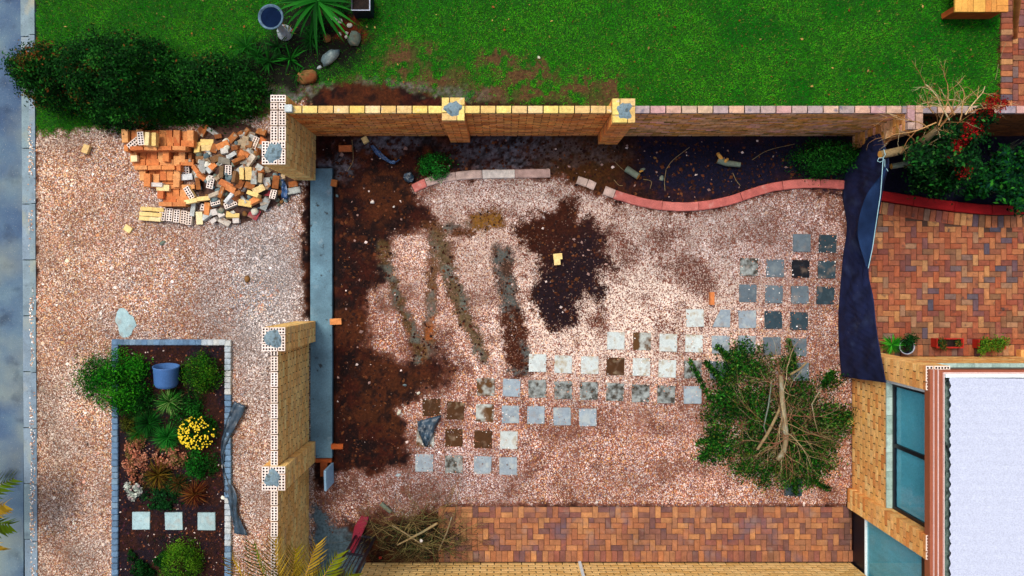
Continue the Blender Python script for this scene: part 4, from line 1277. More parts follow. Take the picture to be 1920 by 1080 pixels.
loose(355, 360, 0.09, -1.05, 'brick_cream', 'dull cream perforated brick tilted against the orange stack', CG, perf=True, tilt=(0.2, 0.1))
loose(357, 377, 0.1, 0.2, 'brick_cream', 'long cream brick laid across the front of the orange stack', CG, on=1)
loose(381, 372, 0.1, 0.1, 'brick_cream', 'long cream brick laid across the front of the orange stack', CG, on=1)
RL, RG = 'cream brick in the short row laid on the gravel', 'cream bricks in a short row'
for (x, y, a, pf) in ((274, 391.5, -0.06, 0), (296, 393, -0.06, 0), (272, 401, -0.06, 0), (292, 402.5, -0.06, 0), (271, 409.5, -0.09, 0), (290, 411, -0.09, 0)):
    loose(x, y, 0.0, a, 'brick_cream', RL, RG, l=0.2, on=1)
for (x, y, a, kd) in ((304, 401.5, 1.42, 'white_stone'), (317.5, 402.5, 1.48, 'white_stone'), (331, 405, 1.5, 'brick_cream'), (344, 407, 1.5, 'brick_cream'), (353.5, 409.5, 1.5, 'white_stone')):
    loose(x, y, 0.02, a, kd, 'perforated cream brick standing in the short row on gravel', 'perforated bricks in the row', perf=True)
rock_n = 0
def rock(px, py, r, kind, name, label, cat='rock', group=None, sq=0.6, stretch=(1, 1), ang=0, z0=None, seed=None):
    """faceted boulder: a distorted icosphere, slightly sunk into the ground"""
    global rock_n
    rock_n += 1
    rg_ = np.random.default_rng(seed or rock_n * 13)
    t = (1 + 5 ** .5) / 2
    v = np.array([(-1, t, 0), (1, t, 0), (-1, -t, 0), (1, -t, 0), (0, -1, t), (0, 1, t), (0, -1, -t), (0, 1, -t), (t, 0, -1), (t, 0, 1), (-t, 0, -1), (-t, 0, 1)], float)
    fcs = [(0, 11, 5), (0, 5, 1), (0, 1, 7), (0, 7, 10), (0, 10, 11), (1, 5, 9), (5, 11, 4), (11, 10, 2), (10, 7, 6), (7, 1, 8), (3, 9, 4), (3, 4, 2), (3, 2, 6), (3, 6, 8), (3, 8, 9), (4, 9, 5), (2, 4, 11), (6, 2, 10), (8, 6, 7), (9, 8, 1)]
    v /= np.linalg.norm(v, axis=1)[:, None]
    V = [tuple(q) for q in v]; cache = {}
    def mid(a, b):
        k = (min(a, b), max(a, b))
        if k not in cache:
            m_ = (np.array(V[a]) + np.array(V[b])); m_ /= np.linalg.norm(m_); cache[k] = len(V); V.append(tuple(m_))
        return cache[k]
    F = []
    for a, b, c_ in fcs:
        ab, bc, ca = mid(a, b), mid(b, c_), mid(c_, a)
        F += [(a, ab, ca), (b, bc, ab), (c_, ca, bc), (ab, bc, ca)]
    v = np.array(V); v *= (0.82 + 0.36 * rg_.random((len(v), 1)))
    for _ in range(3):   # flat chipped faces
        n_ = rg_.normal(size=3); n_ /= np.linalg.norm(n_); d = v @ n_; lim = rg_.uniform(0.5, 0.8); v -= np.outer(np.maximum(d - lim, 0), n_)
    v = v * np.array([r * stretch[0], r * stretch[1], r * sq])
    ca_, sa_ = math.cos(ang), math.sin(ang)
    v = v @ np.array([[ca_, sa_, 0], [-sa_, ca_, 0], [0, 0, 1]])
    p = P(px, py)
    zz = (float(gz(np.array([p.x]), np.array([p.y]))[0]) if z0 is None else z0) + r * sq * 0.55
    me = np_mesh(name, v, np.array(F))
    o = link(name, me, M[kind], (p.x, p.y, zz))
    if label: tag(o, label, cat, group)
    return o

# mound of rubble and soil under the broken bricks
V, F = [], []
mcx, mcy = P(455, 322).x, P(455, 322).y
K = 34
for j in range(9):
    for i in range(K):
        q = j / 8; a = 2 * math.pi * i / K
        R_ = (0.98 + 0.1 * math.sin(3 * a + 1)) * q
        x_, y_ = mcx + 1.02 * R_ * math.cos(a), mcy + 0.92 * R_ * math.sin(a)
        V.append((x_, y_, 0.30 * (1 - q ** 1.6) - 0.02 + random.uniform(-.015, .015)))
for j in range(8):
    for i in range(K): F.append((j * K + i, j * K + K + i, j * K + K + (i + 1) % K, j * K + (i + 1) % K))
mound = mk('rubble_soil', V, F, M['rubble_soil'], None, (mcx, mcy, 0)); tag(mound, 'dark heap of soil and brick dust under the rubble', 'soil', kind='stuff')
def mound_z(px, py):
    p = P(px, py, 0.15); q = math.hypot((p.x - mcx) / 1.02, (p.y - mcy) / 0.92)
    return max(0.0, 0.30 * (1 - min(1, q) ** 1.6) - 0.02)
RUB = [(384, 245, 1.05, 'brick_brown'), (399, 247, -0.6, 'brick_grey'), (375, 248, 0.9, 'brick_brown'), (408, 255, 0.2, 'brick_brown'), (436, 258, 0.75, 'brick_brown'), (458, 266, 1.35, 'brick_grey'),
       (466, 272, 1.4, 'brick_brown'), (489, 248, -0.3, 'brick_brown'), (478, 268, 1.2, 'brick_grey'), (489, 265, 0.9, 'brick_orange'), (371, 278, 1.6, 'brick_cream'), (400, 279, 1.35, 'brick_brown'),
       (387, 268, 0.0, 'brick_cream'), (387, 277, 0.05, 'brick_cream'), (388, 286, 0.05, 'brick_grey'), (416, 270, 0.4, 'brick_orange'), (420, 284, 0.3, 'brick_grey'), (433, 290, 0.6, 'brick_grey'),
       (345, 300, 1.5, 'brick_grey'), (357, 296, 1.6, 'brick_brown'), (375, 297, 0.1, 'brick_brown'), (379, 311, 1.5, 'brick_grey'), (398, 313, 0.85, 'brick_orange'), (393, 316, 0.7, 'brick_grey'),
       (346, 315, 1.5, 'brick_grey'), (349, 331, 0.1, 'brick_grey'), (368, 319, -0.9, 'brick_orange'), (376, 330, -0.7, 'brick_orange'), (369, 343, 1.6, 'brick_brown'), (393, 340, 1.3, 'brick_grey'),
       (414, 322, 1.5, 'brick_brown'), (427, 318, 1.5, 'brick_grey'), (440, 332, 1.5, 'brick_brown'), (452, 325, 1.57, 'brick_cream'), (463, 324, 1.55, 'brick_cream'), (449, 347, 1.2, 'brick_brown'),
       (476, 332, 1.55, 'brick_grey'), (487, 333, 1.5, 'brick_grey'), (483, 354, 0.5, 'brick_cream'), (474, 364, -0.35, 'brick_cream'), (415, 360, 1.2, 'brick_brown'), (402, 365, 0.3, 'brick_grey'),
       (430, 371, 0.9, 'brick_grey'), (403, 381, 0.3, 'brick_grey'), (432, 384, 0.4, 'brick_grey'), (458, 381, -0.15, 'brick_cream'), (421, 345, -0.5, 'brick_orange'), (432, 352, -0.5, 'brick_orange'),
       (360, 393, 1.45, 'brick_grey'), (372, 408, 1.57, 'brick_cream'), (388, 404, 0.6, 'brick_grey'), (400, 412, 0.5, 'white_stone'), (402, 396, 0.2, 'white_stone'), (414, 403, 0.5, 'white_stone'),
       (435, 404, -0.02, 'brick_cream'), (442, 412, 0.05, 'white_stone'), (419, 417, -0.5, 'brick_grey'), (380, 388, 1.3, 'white_stone'), (389, 390, 1.4, 'brick_orange'), (516, 340, 1.4, 'brick_brown'),
       (550, 346, 0.15, 'brick_brown'), (549, 357, 0.2, 'brick_grey'), (512, 366, 1.4, 'brick_grey'), (420, 300, -0.2, 'brick_grey'), (446, 300, 0.5, 'brick_brown'), (456, 288, -0.5, 'brick_orange'),
       (470, 300, 0.9, 'brick_grey'), (440, 276, 0.2, 'brick_brown'), (405, 295, 0.4, 'brick_brown'), (410, 330, 0.6, 'brick_grey'), (466, 348, -0.3, 'brick_brown'), (446, 362, 0.4, 'brick_brown'), (478, 376, 0.4, 'brick_orange')]
RLAB = {'brick_brown': ('weathered brown brick tumbled in the rubble heap', 'brown rubble bricks'), 'brick_grey': ('grey mortar caked brick in the rubble heap', 'grey rubble bricks'),
        'brick_orange': ('orange broken brick among the grey rubble', 'orange rubble bricks'), 'brick_cream': ('cream brick lying in the rubble heap', 'cream rubble bricks'), 'white_stone': ('whitish broken brick at the edge of rubble', 'white rubble bricks')}
for i, (x, y, a, kd) in enumerate(RUB):
    l = rr.choice([0.222, 0.222, 0.2, 0.16, 0.12]) if kd != 'brick_cream' else rr.choice([0.222, 0.2])
    if kd == 'white_stone': l = 0.11
    pf = kd in ('white_stone', 'brick_grey') and rr.random() < 0.22
    lb = ('half ' if l < 0.17 else 'whole ') + ('perforated ' if pf else '') + RLAB[kd][0]
    loose(x, y, mound_z(x, y) + 0.0, a, kd, lb, RLAB[kd][1], l=l, perf=pf, tilt=(rr.uniform(-.35, .35), rr.uniform(-.3, .3)), on=1 if rr.random() < 0.35 and not pf else 0)
for i in range(46):
    a_, q_ = rr.uniform(0, 6.28), math.sqrt(rr.random()) * 0.86
    x = 452 + 100 * q_ * math.cos(a_); y = 322 + 84 * q_ * math.sin(a_)
    if x < 385 and y > 360: continue
    kd = rr.choice(['brick_brown', 'brick_grey', 'brick_grey', 'brick_grey', 'brick_brown'])
    l = rr.choice([0.222, 0.16, 0.12, 0.1])
    loose(x, y, max(0, mound_z(x, y) - 0.03), rr.uniform(0, 3.1), kd, ('half ' if l < 0.17 else 'whole ') + RLAB[kd][0], RLAB[kd][1], l=l, tilt=(rr.uniform(-.6, .6), rr.uniform(-.5, .5)))
loose(500, 343, 0.05, 1.45, 'brick_red', 'long faded red block lying in the rubble', None, l=0.42, w_=0.14, h=0.08, tilt=(0.1, -0.1), name='red_block')
loose(475, 401, 0.0, 1.1, 'brick_red', 'broken pale pink block with red edge near the rubble', None, l=0.18, w_=0.17, h=0.06, tilt=(0.15, 0.1), name='broken_block')
for i in range(90):
    x, y = rr.uniform(375, 545), rr.uniform(262, 405)
    p = P(x, y, .1)
    if math.hypot((p.x - mcx) / 1.02, (p.y - mcy) / .92) > 0.98: continue
    kd = rr.choice(['rock_g', 'rock_o', 'rock_b', 'rock_w', 'rock_g'])
    rock(x, y, rr.uniform(0.03, 0.07), kd, 'brick_fragment', {'rock_g': 'grey lump of old mortar in the rubble heap', 'rock_o': 'rusty brown brick fragment in the rubble heap', 'rock_b': 'mottled mortar fragment in the rubble heap', 'rock_w': 'pale chip of brick in the rubble heap'}[kd], 'rubble', {'rock_g': 'grey', 'rock_o': 'rusty', 'rock_b': 'mottled', 'rock_w': 'pale'}[kd] + ' fragments in the rubble heap', z0=mound_z(x, y))
# single bricks left lying about
loose(647, 278, 0.01, 0.03, 'brick_orange', 'single orange brick lying on the dark soil by the wall', None, on=0)
loose(1336, 560, 0.015, 1.57, 'brick_orange', 'single orange brick standing on gravel next to the slabs', None, on=1)
loose(1046, 481, -0.05, 0.1, 'brick_cream', 'upper cream half brick in the dark hole', None, l=0.15, on=0)
loose(1045, 491, -0.05, 0.05, 'brick_cream', 'lower cream half brick in the dark hole', None, l=0.11)
loose(247, 223, 0.0, -0.2, 'brick_cream', 'cream half brick on the grass below the hedge', None, l=0.11)
loose(265, 217, 0.0, -0.2, 'slab_blue', 'pale blue grey half brick on the grass below the hedge', None, l=0.11)
loose(160, 279, 0.005, 1.2, 'cope_y', 'sandy half brick on the driveway near the grass', None, l=0.15)
loose(239, 429, 0.0, -0.6, 'brick_cream', 'small cream brick piece alone on the gravel', None, l=0.13, h=0.05)
loose(629, 603, 0.0, 0.05, 'brick_orange', 'orange brick beside the concrete footing', None, l=0.2)
loose(684, 262, 0.01, 0.5, 'brick_cream', 'yellowish half brick on the dark soil by the boundary wall', None, l=0.10)
loose(626, 343, 0.0, 1.4, 'brick_brown', 'muddy brick beside the top of the footing', None, l=0.12)
loose(1588, 790, 0.0, 0.05, 'cope_y', 'orange sand brick against the house wall', None, l=0.30, w_=0.12)
# brick ends and formwork at the end of the footing
fw = empty('formwork', (P(604, 866).x, P(604, 866).y, 0), 'orange timber formwork closing the end of the concrete footing', 'formwork')
p0, p1 = P(586, 863), P(622, 863)
box('board', p0.x, p1.x, -3.165, -3.105, -0.06, 0.03, M['wood_raw'], fw)
box('peg', P(602, 0).x, P(615, 0).x, P(0, 892).y, -3.168, -0.05, 0.05, M['wood_raw'], fw)
box('board', P(622, 0).x, P(644, 0).x, P(0, 841).y, P(0, 832).y, -0.04, 0.05, M['wood_raw'], fw)
V = [(P(621, 868).x, P(621, 868).y, 0), (P(625, 868).x, P(625, 868).y, 0), (P(626, 905).x, P(626, 905).y, 0), (P(622, 905).x, P(622, 905).y, 0)]
bb = mk('leaning_board', [(v[0], v[1], -0.05) for v in V] + [(v[0] - 0.02, v[1] - 0.02, 0.42) for v in V], [(0, 3, 2, 1), (4, 5, 6, 7), (0, 1, 5, 4), (1, 2, 6, 5), (2, 3, 7, 6), (3, 0, 4, 7)], M['board_white'], None, (V[0][0], V[0][1], 0))
tag(bb, 'pale blue thin board standing on edge beside the footing end', 'board')

# dried cement splash on the driveway
cs = cement_blob('cement_splash', (P(236, 604).x, P(236, 604).y, 0.012), 0.22, None, 0.02, 4)
cs.data.materials.clear(); cs.data.materials.append(M['slab_bed'])
tag(cs, 'round dried cement splash on the driveway gravel', 'cement')

# ------------------------------------------------------------------ plants
def tubes(paths, n=5):
    """paths: list of (points, radii); returns V, F(quads)"""
    VV, FF = [], []
    for pts, rad in paths:
        pts = [np.array(p, float) for p in pts]
        base = len(VV)
        for i, p in enumerate(pts):
            d = pts[min(i + 1, len(pts) - 1)] - pts[max(i - 1, 0)]
            d = d / (np.linalg.norm(d) + 1e-9)
            u = np.cross(d, (0.31, 0.17, 0.93)); u /= (np.linalg.norm(u) + 1e-9); v = np.cross(d, u)
            for k in range(n):
                a = 2 * math.pi * k / n
                VV.append(p + rad[i] * (math.cos(a) * u + math.sin(a) * v))
        for i in range(len(pts) - 1):
            for k in range(n):
                a, b = base + i * n + k, base + i * n + (k + 1) % n
                FF.append((a, b, b + n, a + n))
    return np.array(VV), np.array(FF)

def tube_obj(name, paths, mat, parent, origin, n=5, col=None, smooth=True):
    V, F = tubes(paths, n)
    c_ = None
    if col is not None:
        c_ = np.zeros((len(V), 3)); i = 0
        for (pts, rad), cc in zip(paths, col):
            c_[i:i + len(pts) * n] = cc; i += len(pts) * n
    return mk(name, V, F, mat, parent, origin, col=c_, smooth=smooth)

def leaves(name, cen, nrm, size, cols, parent, origin, asp=0.45, seed=1, mat=None):
    """diamond leaf per centre: cen (n,3), nrm (n,3) facing, size (n)"""
    rg_ = np.random.default_rng(seed); n = len(cen)
    nr = nrm + 0.55 * rg_.normal(size=(n, 3)); nr /= np.linalg.norm(nr, axis=1)[:, None]
    t = rg_.normal(size=(n, 3)); t -= (t * nr).sum(1)[:, None] * nr; t /= np.linalg.norm(t, axis=1)[:, None]
    b = np.cross(nr, t)
    s = size[:, None]
    v = np.zeros((n, 4, 3))
    v[:, 0] = cen - t * s; v[:, 1] = cen + b * s * asp - t * s * 0.1 + nr * s * 0.15; v[:, 2] = cen + t * s - nr * s * 0.2; v[:, 3] = cen - b * s * asp - t * s * 0.1 + nr * s * 0.15
    cc = np.repeat(cols, 4, axis=0)
    return mk(name, v.reshape(-1, 3), np.arange(4 * n).reshape(n, 4), mat or M['leaf'], parent, origin, col=cc)

def dome_points(c, rx, ry, h, n, clumps, spread, seed, inner=0.35, z0=0.0):
    """points clustered on and under a dome: uneven outline with gaps"""
    rg_ = np.random.default_rng(seed)
    a = rg_.uniform(0, 2 * np.pi, clumps); q = np.sqrt(rg_.random(clumps)); 
    cx = q * np.cos(a); cy = q * np.sin(a); cz = np.sqrt(np.maximum(0, 1 - q * q)) * rg_.uniform(0.72, 1.05, clumps)
    deep = rg_.random(clumps) < inner
    cz = np.where(deep, cz * rg_.uniform(0.3, 0.8, clumps), cz)
    k = rg_.integers(0, clumps, n)
    off = rg_.normal(size=(n, 3)) * spread
    p = np.stack([cx[k], cy[k], cz[k]], 1) + off * np.array([1, 1, 0.7])
    nrm = p * np.array([1, 1, 1.6]) + np.array([0, 0, 0.35])
    nrm /= np.linalg.norm(nrm, axis=1)[:, None] + 1e-9
    W_ = p * np.array([rx, ry, h])
    W_[:, 2] = np.maximum(W_[:, 2], 0.01) + z0
    W_[:, 0] += c[0]; W_[:, 1] += c[1]
    return W_, nrm, k, rg_

def shrub(name, label, cat, px, py, rpx, rpy, h, n, size, pal, wts, seed, clumps=90, spread=0.16, group=None, zref=0.55, asp=0.45, twig=S(70, 50, 30), stems=9, inner=0.35, ckv=0.35):
    zc = h * zref
    k = (CAM_H - zc) / FPX
    c = P(px, py, zc)
    root = empty(name, (c.x, c.y, 0), label, cat, group)
    pts, nrm, kk, rg_ = dome_points((c.x, c.y), rpx * k, rpy * k, h, n, clumps, spread, seed, inner)
    pal = SA(*pal); w_ = np.array(wts, float); w_ /= w_.sum()
    ci = rg_.choice(len(pal), clumps, p=w_)
    mixc = rg_.random(n) < 0.35
    li = np.where(mixc, rg_.choice(len(pal), n, p=w_), ci[kk])
    cl = pal[li] * (1 + ckv * (rg_.random(clumps)[kk] - 0.5))[:, None] * rg_.uniform(0.6, 1.35, (n, 1))
    leaves('foliage', pts, nrm, rg_.uniform(0.6, 1.3, n) * size, cl, root, (c.x, c.y, 0), asp, seed)
    if stems:
        paths, cols = [], []
        for i in range(stems):
            a = rg_.uniform(0, 2 * np.pi); r = rg_.uniform(0.2, 0.85)
            e = np.array([c.x + rpx * k * r * np.cos(a), c.y + rpy * k * r * np.sin(a), h * rg_.uniform(0.5, 0.85)])
            s = np.array([c.x + rg_.normal() * 0.03, c.y + rg_.normal() * 0.03, -0.03])
            m_ = (s + e) / 2 + np.array([0, 0, h * 0.12])
            paths.append(([s, m_, e], [0.014 * (0.6 + h), 0.009, 0.003])); cols.append(np.array(twig))
        tube_obj('stem', paths, M['twig'], root, (c.x, c.y, 0), 5, cols)
    return root

def straps(c, n, ln, wd, seed, elev=(0.1, 1.2), droop=0.5, segs=5, az=None):
    """arching strap leaves from a point: list of (V,F) strips"""
    r = random.Random(seed); out = []
    for i in range(n):
        a = az[i] if az else r.uniform(0, 2 * math.pi)
        el = r.uniform(*elev); L = ln * r.uniform(0.7, 1.1); w_ = wd * r.uniform(0.8, 1.15)
        V = []
        x = y = 0.0; rad = 0.0; zz = 0.0; e = el
        for s in range(segs + 1):
            q = s / segs
            ww = w_ * (0.55 + 0.9 * q if q < 0.4 else (1.0 - ((q - 0.4) / 0.6) ** 1.6) * 0.91 + 0.02)
            ca, sa = math.cos(a), math.sin(a)
            V.append((c[0] + rad * ca - ww * sa, c[1] + rad * sa + ww * ca, c[2] + zz + ww * 0.35))
            V.append((c[0] + rad * ca, c[1] + rad * sa, c[2] + zz))
            V.append((c[0] + rad * ca + ww * sa, c[1] + rad * sa - ww * ca, c[2] + zz + ww * 0.35))
            rad += L / segs * math.cos(e); zz += L / segs * math.sin(e); e -= droop * (0.5 + q) / segs * 2
            zz = max(zz, -c[2] + 0.01 if False else zz)
        F = []
        for s in range(segs):
            for k in range(2): F.append((3 * s + k, 3 * s + k + 1, 3 * s + 4 + k, 3 * s + 3 + k))
        out.append((V, F))
    return out

def tuft(name, label, cat, px, py, n, ln, wd, pal, seed, elev=(0.3, 1.4), droop=0.9, z0=0.02, group=None, root=None, segs=4):
    c = P(px, py, z0)
    if root is None:
        root = empty(name, (c.x, c.y, 0), label, cat, group)
    r = random.Random(seed); pal = SA(*pal)
    VV, FF, CC = [], [], []
    for V, F in straps((c.x, c.y, z0), n, ln, wd, seed, elev, droop, segs):
        o_ = len(VV); col = pal[r.randrange(len(pal))] * r.uniform(0.6, 1.35)
        VV += [(v[0] + 0, v[1], max(v[2], 0.005)) for v in V]; FF += [tuple(i + o_ for i in f_) for f_ in F]; CC += [col] * len(V)
    mk('blades', np.array(VV), np.array(FF), M['leaf'], root, (c.x, c.y, 0), col=np.array(CC))
    return root

GREEN = [(8, 46, 8), (14, 66, 12), (26, 88, 18), (44, 110, 28), (6, 34, 10)]
# hedge of three clipped shrubs
HP = [(6, 40, 8), (10, 56, 12), (20, 76, 18), (40, 104, 26), (92, 72, 22), (124, 66, 26)]
shrub('hedge_shrub', 'dark hedge shrub with rusty leaf tips overhanging the kerb', 'shrub', 88, 138, 70, 62, 1.15, 15000, 0.026, HP, [24, 24, 18, 10, 5, 3], 101, 170, 0.10)
shrub('hedge_shrub', 'largest dark green rounded hedge shrub between kerb and brick heap', 'shrub', 215, 142, 108, 88, 1.35, 24000, 0.026, HP, [26, 26, 20, 10, 1, .6], 102, 240, 0.09)
shrub('hedge_shrub', 'loose dark green hedge shrub next to the short brick wall', 'shrub', 392, 160, 92, 64, 0.8, 14000, 0.026, HP, [24, 26, 24, 14, .4, .2], 103, 200, 0.12)
# ------------- flower bed
shrub('juniper_bush', 'feathery green juniper bush spilling over the cobble edging', 'bush', 207, 716, 64, 52, 0.55, 9500, 0.024, [(10, 80, 8), (26, 114, 12), (60, 148, 22), (6, 46, 8)], [18, 24, 16, 14], 111, 64, 0.17, asp=0.3)
shrub('round_bush', 'small round yellow green bush right of the blue pot', 'bush', 375, 700, 35, 34, 0.4, 4500, 0.017, [(16, 72, 8), (48, 108, 14), (84, 126, 20), (10, 44, 8)], [20, 24, 10, 14], 112, 70, 0.17)
for i, (x, y, n, ln, pal, lab) in enumerate([(322, 752, 190, 0.32, [(20, 92, 12), (54, 130, 40), (120, 160, 80), (10, 58, 10)], 'bright green grass tuft below the blue pot'),
        (283, 792, 240, 0.36, [(10, 70, 14), (24, 96, 24), (8, 48, 12)], 'dense dark green grass tuft beside juniper'), (318, 818, 220, 0.34, [(14, 96, 20), (40, 128, 40), (10, 66, 16)], 'green grass tuft next to the yellow flowers'),
        (301, 888, 200, 0.34, [(96, 74, 14), (120, 92, 26), (64, 58, 12), (70, 36, 14)], 'olive brown grass tuft in the flower bed'), (369, 925, 220, 0.32, [(70, 26, 12), (92, 40, 16), (48, 18, 12), (120, 74, 30)], 'rusty red grass tuft in the flower bed')]):
    tuft('grass_tuft', lab, 'grass tuft', x, y, n, ln, 0.006, pal, 120 + i)
fl = shrub('flower_bush', 'round bush covered with small yellow flowers', 'flowers', 368, 812, 34, 31, 0.32, 3200, 0.016, [(10, 60, 8), (20, 84, 12), (6, 36, 8)], [20, 20, 14], 131, 60, 0.16)
rg_ = np.random.default_rng(132)
a = rg_.uniform(0, 2 * np.pi, 210); q = np.sqrt(rg_.uniform(0.02, 1.05, 210)); k = (CAM_H - 0.25) / FPX; c0 = P(368, 812, 0.18)
fp = np.stack([c0.x + 34 * k * q * np.cos(a), c0.y + 31 * k * q * np.sin(a), 0.34 * np.sqrt(np.maximum(0.05, 1 - 0.75 * q * q)) + 0.02], 1)
V, F, C_ = [], [], []
for p in fp:
    r = rg_.uniform(0.010, 0.018); o_ = len(V); col = np.array(S(250, 226, 50)) * rg_.uniform(0.75, 1.1)
    V.append((p[0], p[1], p[2] + 0.006)); C_.append(np.array(S(232, 180, 20)))
    for j in range(7): V.append((p[0] + r * math.cos(j * .9), p[1] + r * math.sin(j * .9), p[2] + rg_.uniform(-.004, .004))); C_.append(col)
    for j in range(7): F.append((o_, o_ + 1 + j, o_ + 1 + (j + 1) % 7))
mk('flowers', np.array(V), np.array(F), M['petal'], fl, (c0.x, c0.y, 0), col=np.array(C_))['kind'] = 'stuff'
SALM = [(184, 116, 88), (162, 96, 72), (202, 144, 112), (130, 88, 50), (104, 96, 48)]
shrub('succulent', 'long salmon pink succulent patch along the left cobbles', 'succulent', 252, 862, 24, 46, 0.18, 1500, 0.021, SALM, [20, 20, 14, 8, 6], 141, 46, 0.12, asp=0.6, stems=4)
shrub('succulent', 'salmon and green succulent clump between the grass tufts', 'succulent', 316, 858, 32, 20, 0.16, 1000, 0.021, SALM, [16, 14, 10, 10, 14], 142, 30, 0.14, asp=0.6, stems=4)
shrub('succulent', 'pale silvery succulent in the flower bed', 'succulent', 248, 920, 18, 17, 0.12, 380, 0.028, [(196, 204, 192), (170, 186, 170), (206, 180, 176)], [20, 16, 8], 143, 16, 0.14, asp=0.6, stems=3)
shrub('succulent', 'low dark green succulent mat above the bed slabs', 'succulent', 302, 935, 42, 24, 0.10, 1300, 0.022, [(14, 62, 22), (26, 84, 34), (10, 42, 18)], [20, 14, 16], 144, 46, 0.12, asp=0.7, stems=3)
shrub('leafy_bush', 'bright green leafy plant below the yellow flowers', 'bush', 364, 872, 22, 27, 0.28, 1500, 0.02, [(14, 84, 16), (30, 112, 26), (8, 52, 12)], [20, 14, 14], 145, 40, 0.16)
shrub('olive_bush', 'small olive green bush beside the left cobbles', 'bush', 240, 796, 16, 18, 0.2, 800, 0.017, [(60, 70, 14), (84, 88, 20), (40, 44, 10)], [20, 14, 14], 146, 26, 0.16, stems=4)
shrub('conifer_bush', 'yellow green feathery conifer at the bottom of the flower bed', 'bush', 334, 1062, 34, 42, 0.5, 5200, 0.018, [(60, 112, 14), (92, 140, 24), (34, 80, 10)], [20, 18, 14], 147, 80, 0.15, asp=0.3)
shrub('leafy_bush', 'dark green broad leaved bush at the bottom of the flower bed', 'bush', 266, 1072, 20, 20, 0.25, 700, 0.028, [(8, 50, 12), (14, 66, 18)], [20, 14], 148, 26, 0.16)
shrub('leafy_bush', 'small dark green bush beside the feathery conifer', 'bush', 300, 1052, 13, 14, 0.22, 500, 0.022, [(8, 56, 14), (18, 78, 20)], [20, 14], 149, 20, 0.16)
shrub('leafy_bush', 'tiny dark green seedling above the broad leaved bush', 'bush', 247, 1042, 10, 10, 0.14, 260, 0.02, [(8, 50, 12), (20, 70, 18)], [20, 14], 150, 14, 0.16, stems=3)

shrub('ground_cover', 'dark green ground cover under the juniper side of the bed', 'ground cover', 258, 775, 26, 22, 0.14, 1300, 0.018, [(12, 50, 12), (26, 74, 18), (46, 60, 18)], [20, 16, 8], 151, 40, 0.16, stems=3)
shrub('ground_cover', 'green ground cover between the flower bush and polythene strip', 'ground cover', 392, 868, 20, 26, 0.12, 700, 0.018, [(12, 56, 14), (28, 82, 22), (60, 40, 24)], [20, 14, 10], 152, 30, 0.16, stems=3)
shrub('ground_cover', 'mixed green ground cover around the olive grass tuft', 'ground cover', 310, 905, 50, 22, 0.12, 1300, 0.019, [(14, 52, 18), (36, 70, 22), (70, 56, 24), (90, 50, 34)], [20, 14, 8, 6], 153, 44, 0.16, stems=3)
shrub('ground_cover', 'low dark ground cover under the round yellow green bush', 'ground cover', 352, 748, 34, 24, 0.12, 1000, 0.018, [(10, 46, 12), (22, 66, 16)], [20, 14], 154, 40, 0.16, stems=3)
shrub('ground_cover', 'sparse dark seedlings below the three pale slabs', 'ground cover', 330, 1015, 80, 14, 0.06, 420, 0.014, [(14, 46, 14), (40, 30, 40), (60, 44, 30)], [14, 14, 10], 155, 60, 0.1, stems=2)
tuft('grass_tuft', 'fine green grass tuft between salmon succulent and juniper', 'grass tuft', 262, 812, 150, 0.26, 0.005, [(12, 70, 14), (30, 100, 26), (70, 90, 24)], 156)
tuft('grass_tuft', 'dark bronze grass tuft beside the rusty red tuft', 'grass tuft', 338, 905, 130, 0.24, 0.005, [(70, 40, 14), (96, 60, 22), (40, 44, 16)], 157)

shrub('leafy_bush', 'loose feathery green plant between the grass tufts and flower bush', 'bush', 345, 775, 30, 26, 0.24, 1500, 0.02, [(14, 72, 16), (34, 104, 26), (10, 46, 12)], [20, 14, 14], 158, 30, 0.24)
shrub('leafy_bush', 'loose dark green plant below the juniper bush', 'bush', 262, 748, 26, 20, 0.26, 1300, 0.02, [(12, 66, 12), (30, 96, 20), (8, 42, 10)], [20, 14, 14], 159, 26, 0.24)

# blue pot lying on its side
def lathe(prof, n=24):
    V, F = [], []
    for (r, z_) in prof:
        for i in range(n): V.append((r * math.cos(2 * math.pi * i / n), r * math.sin(2 * math.pi * i / n), z_))
    for j in range(len(prof) - 1):
        for i in range(n): F.append((j * n + i, j * n + (i + 1) % n, j * n + n + (i + 1) % n, j * n + n + i))
    return V, F
V, F = lathe([(0.001, 0), (0.12, 0.0), (0.165, 0.02), (0.19, 0.07), (0.205, 0.34), (0.215, 0.36), (0.215, 0.375), (0.197, 0.375), (0.18, 0.06), (0.001, 0.05)])
me = bpy.data.meshes.new('pot'); me.from_pydata(V, [], F); me.update()
for p in me.polygons: p.use_smooth = True
pp = P(312, 726, 0.2)
pot = link('flower_pot', me, M['pot_blue'], (pp.x, pp.y, 0.205), None, (math.radians(-82), math.radians(0), math.radians(-4)))
tag(pot, 'blue plastic flower pot lying on its side in the bed', 'pot')

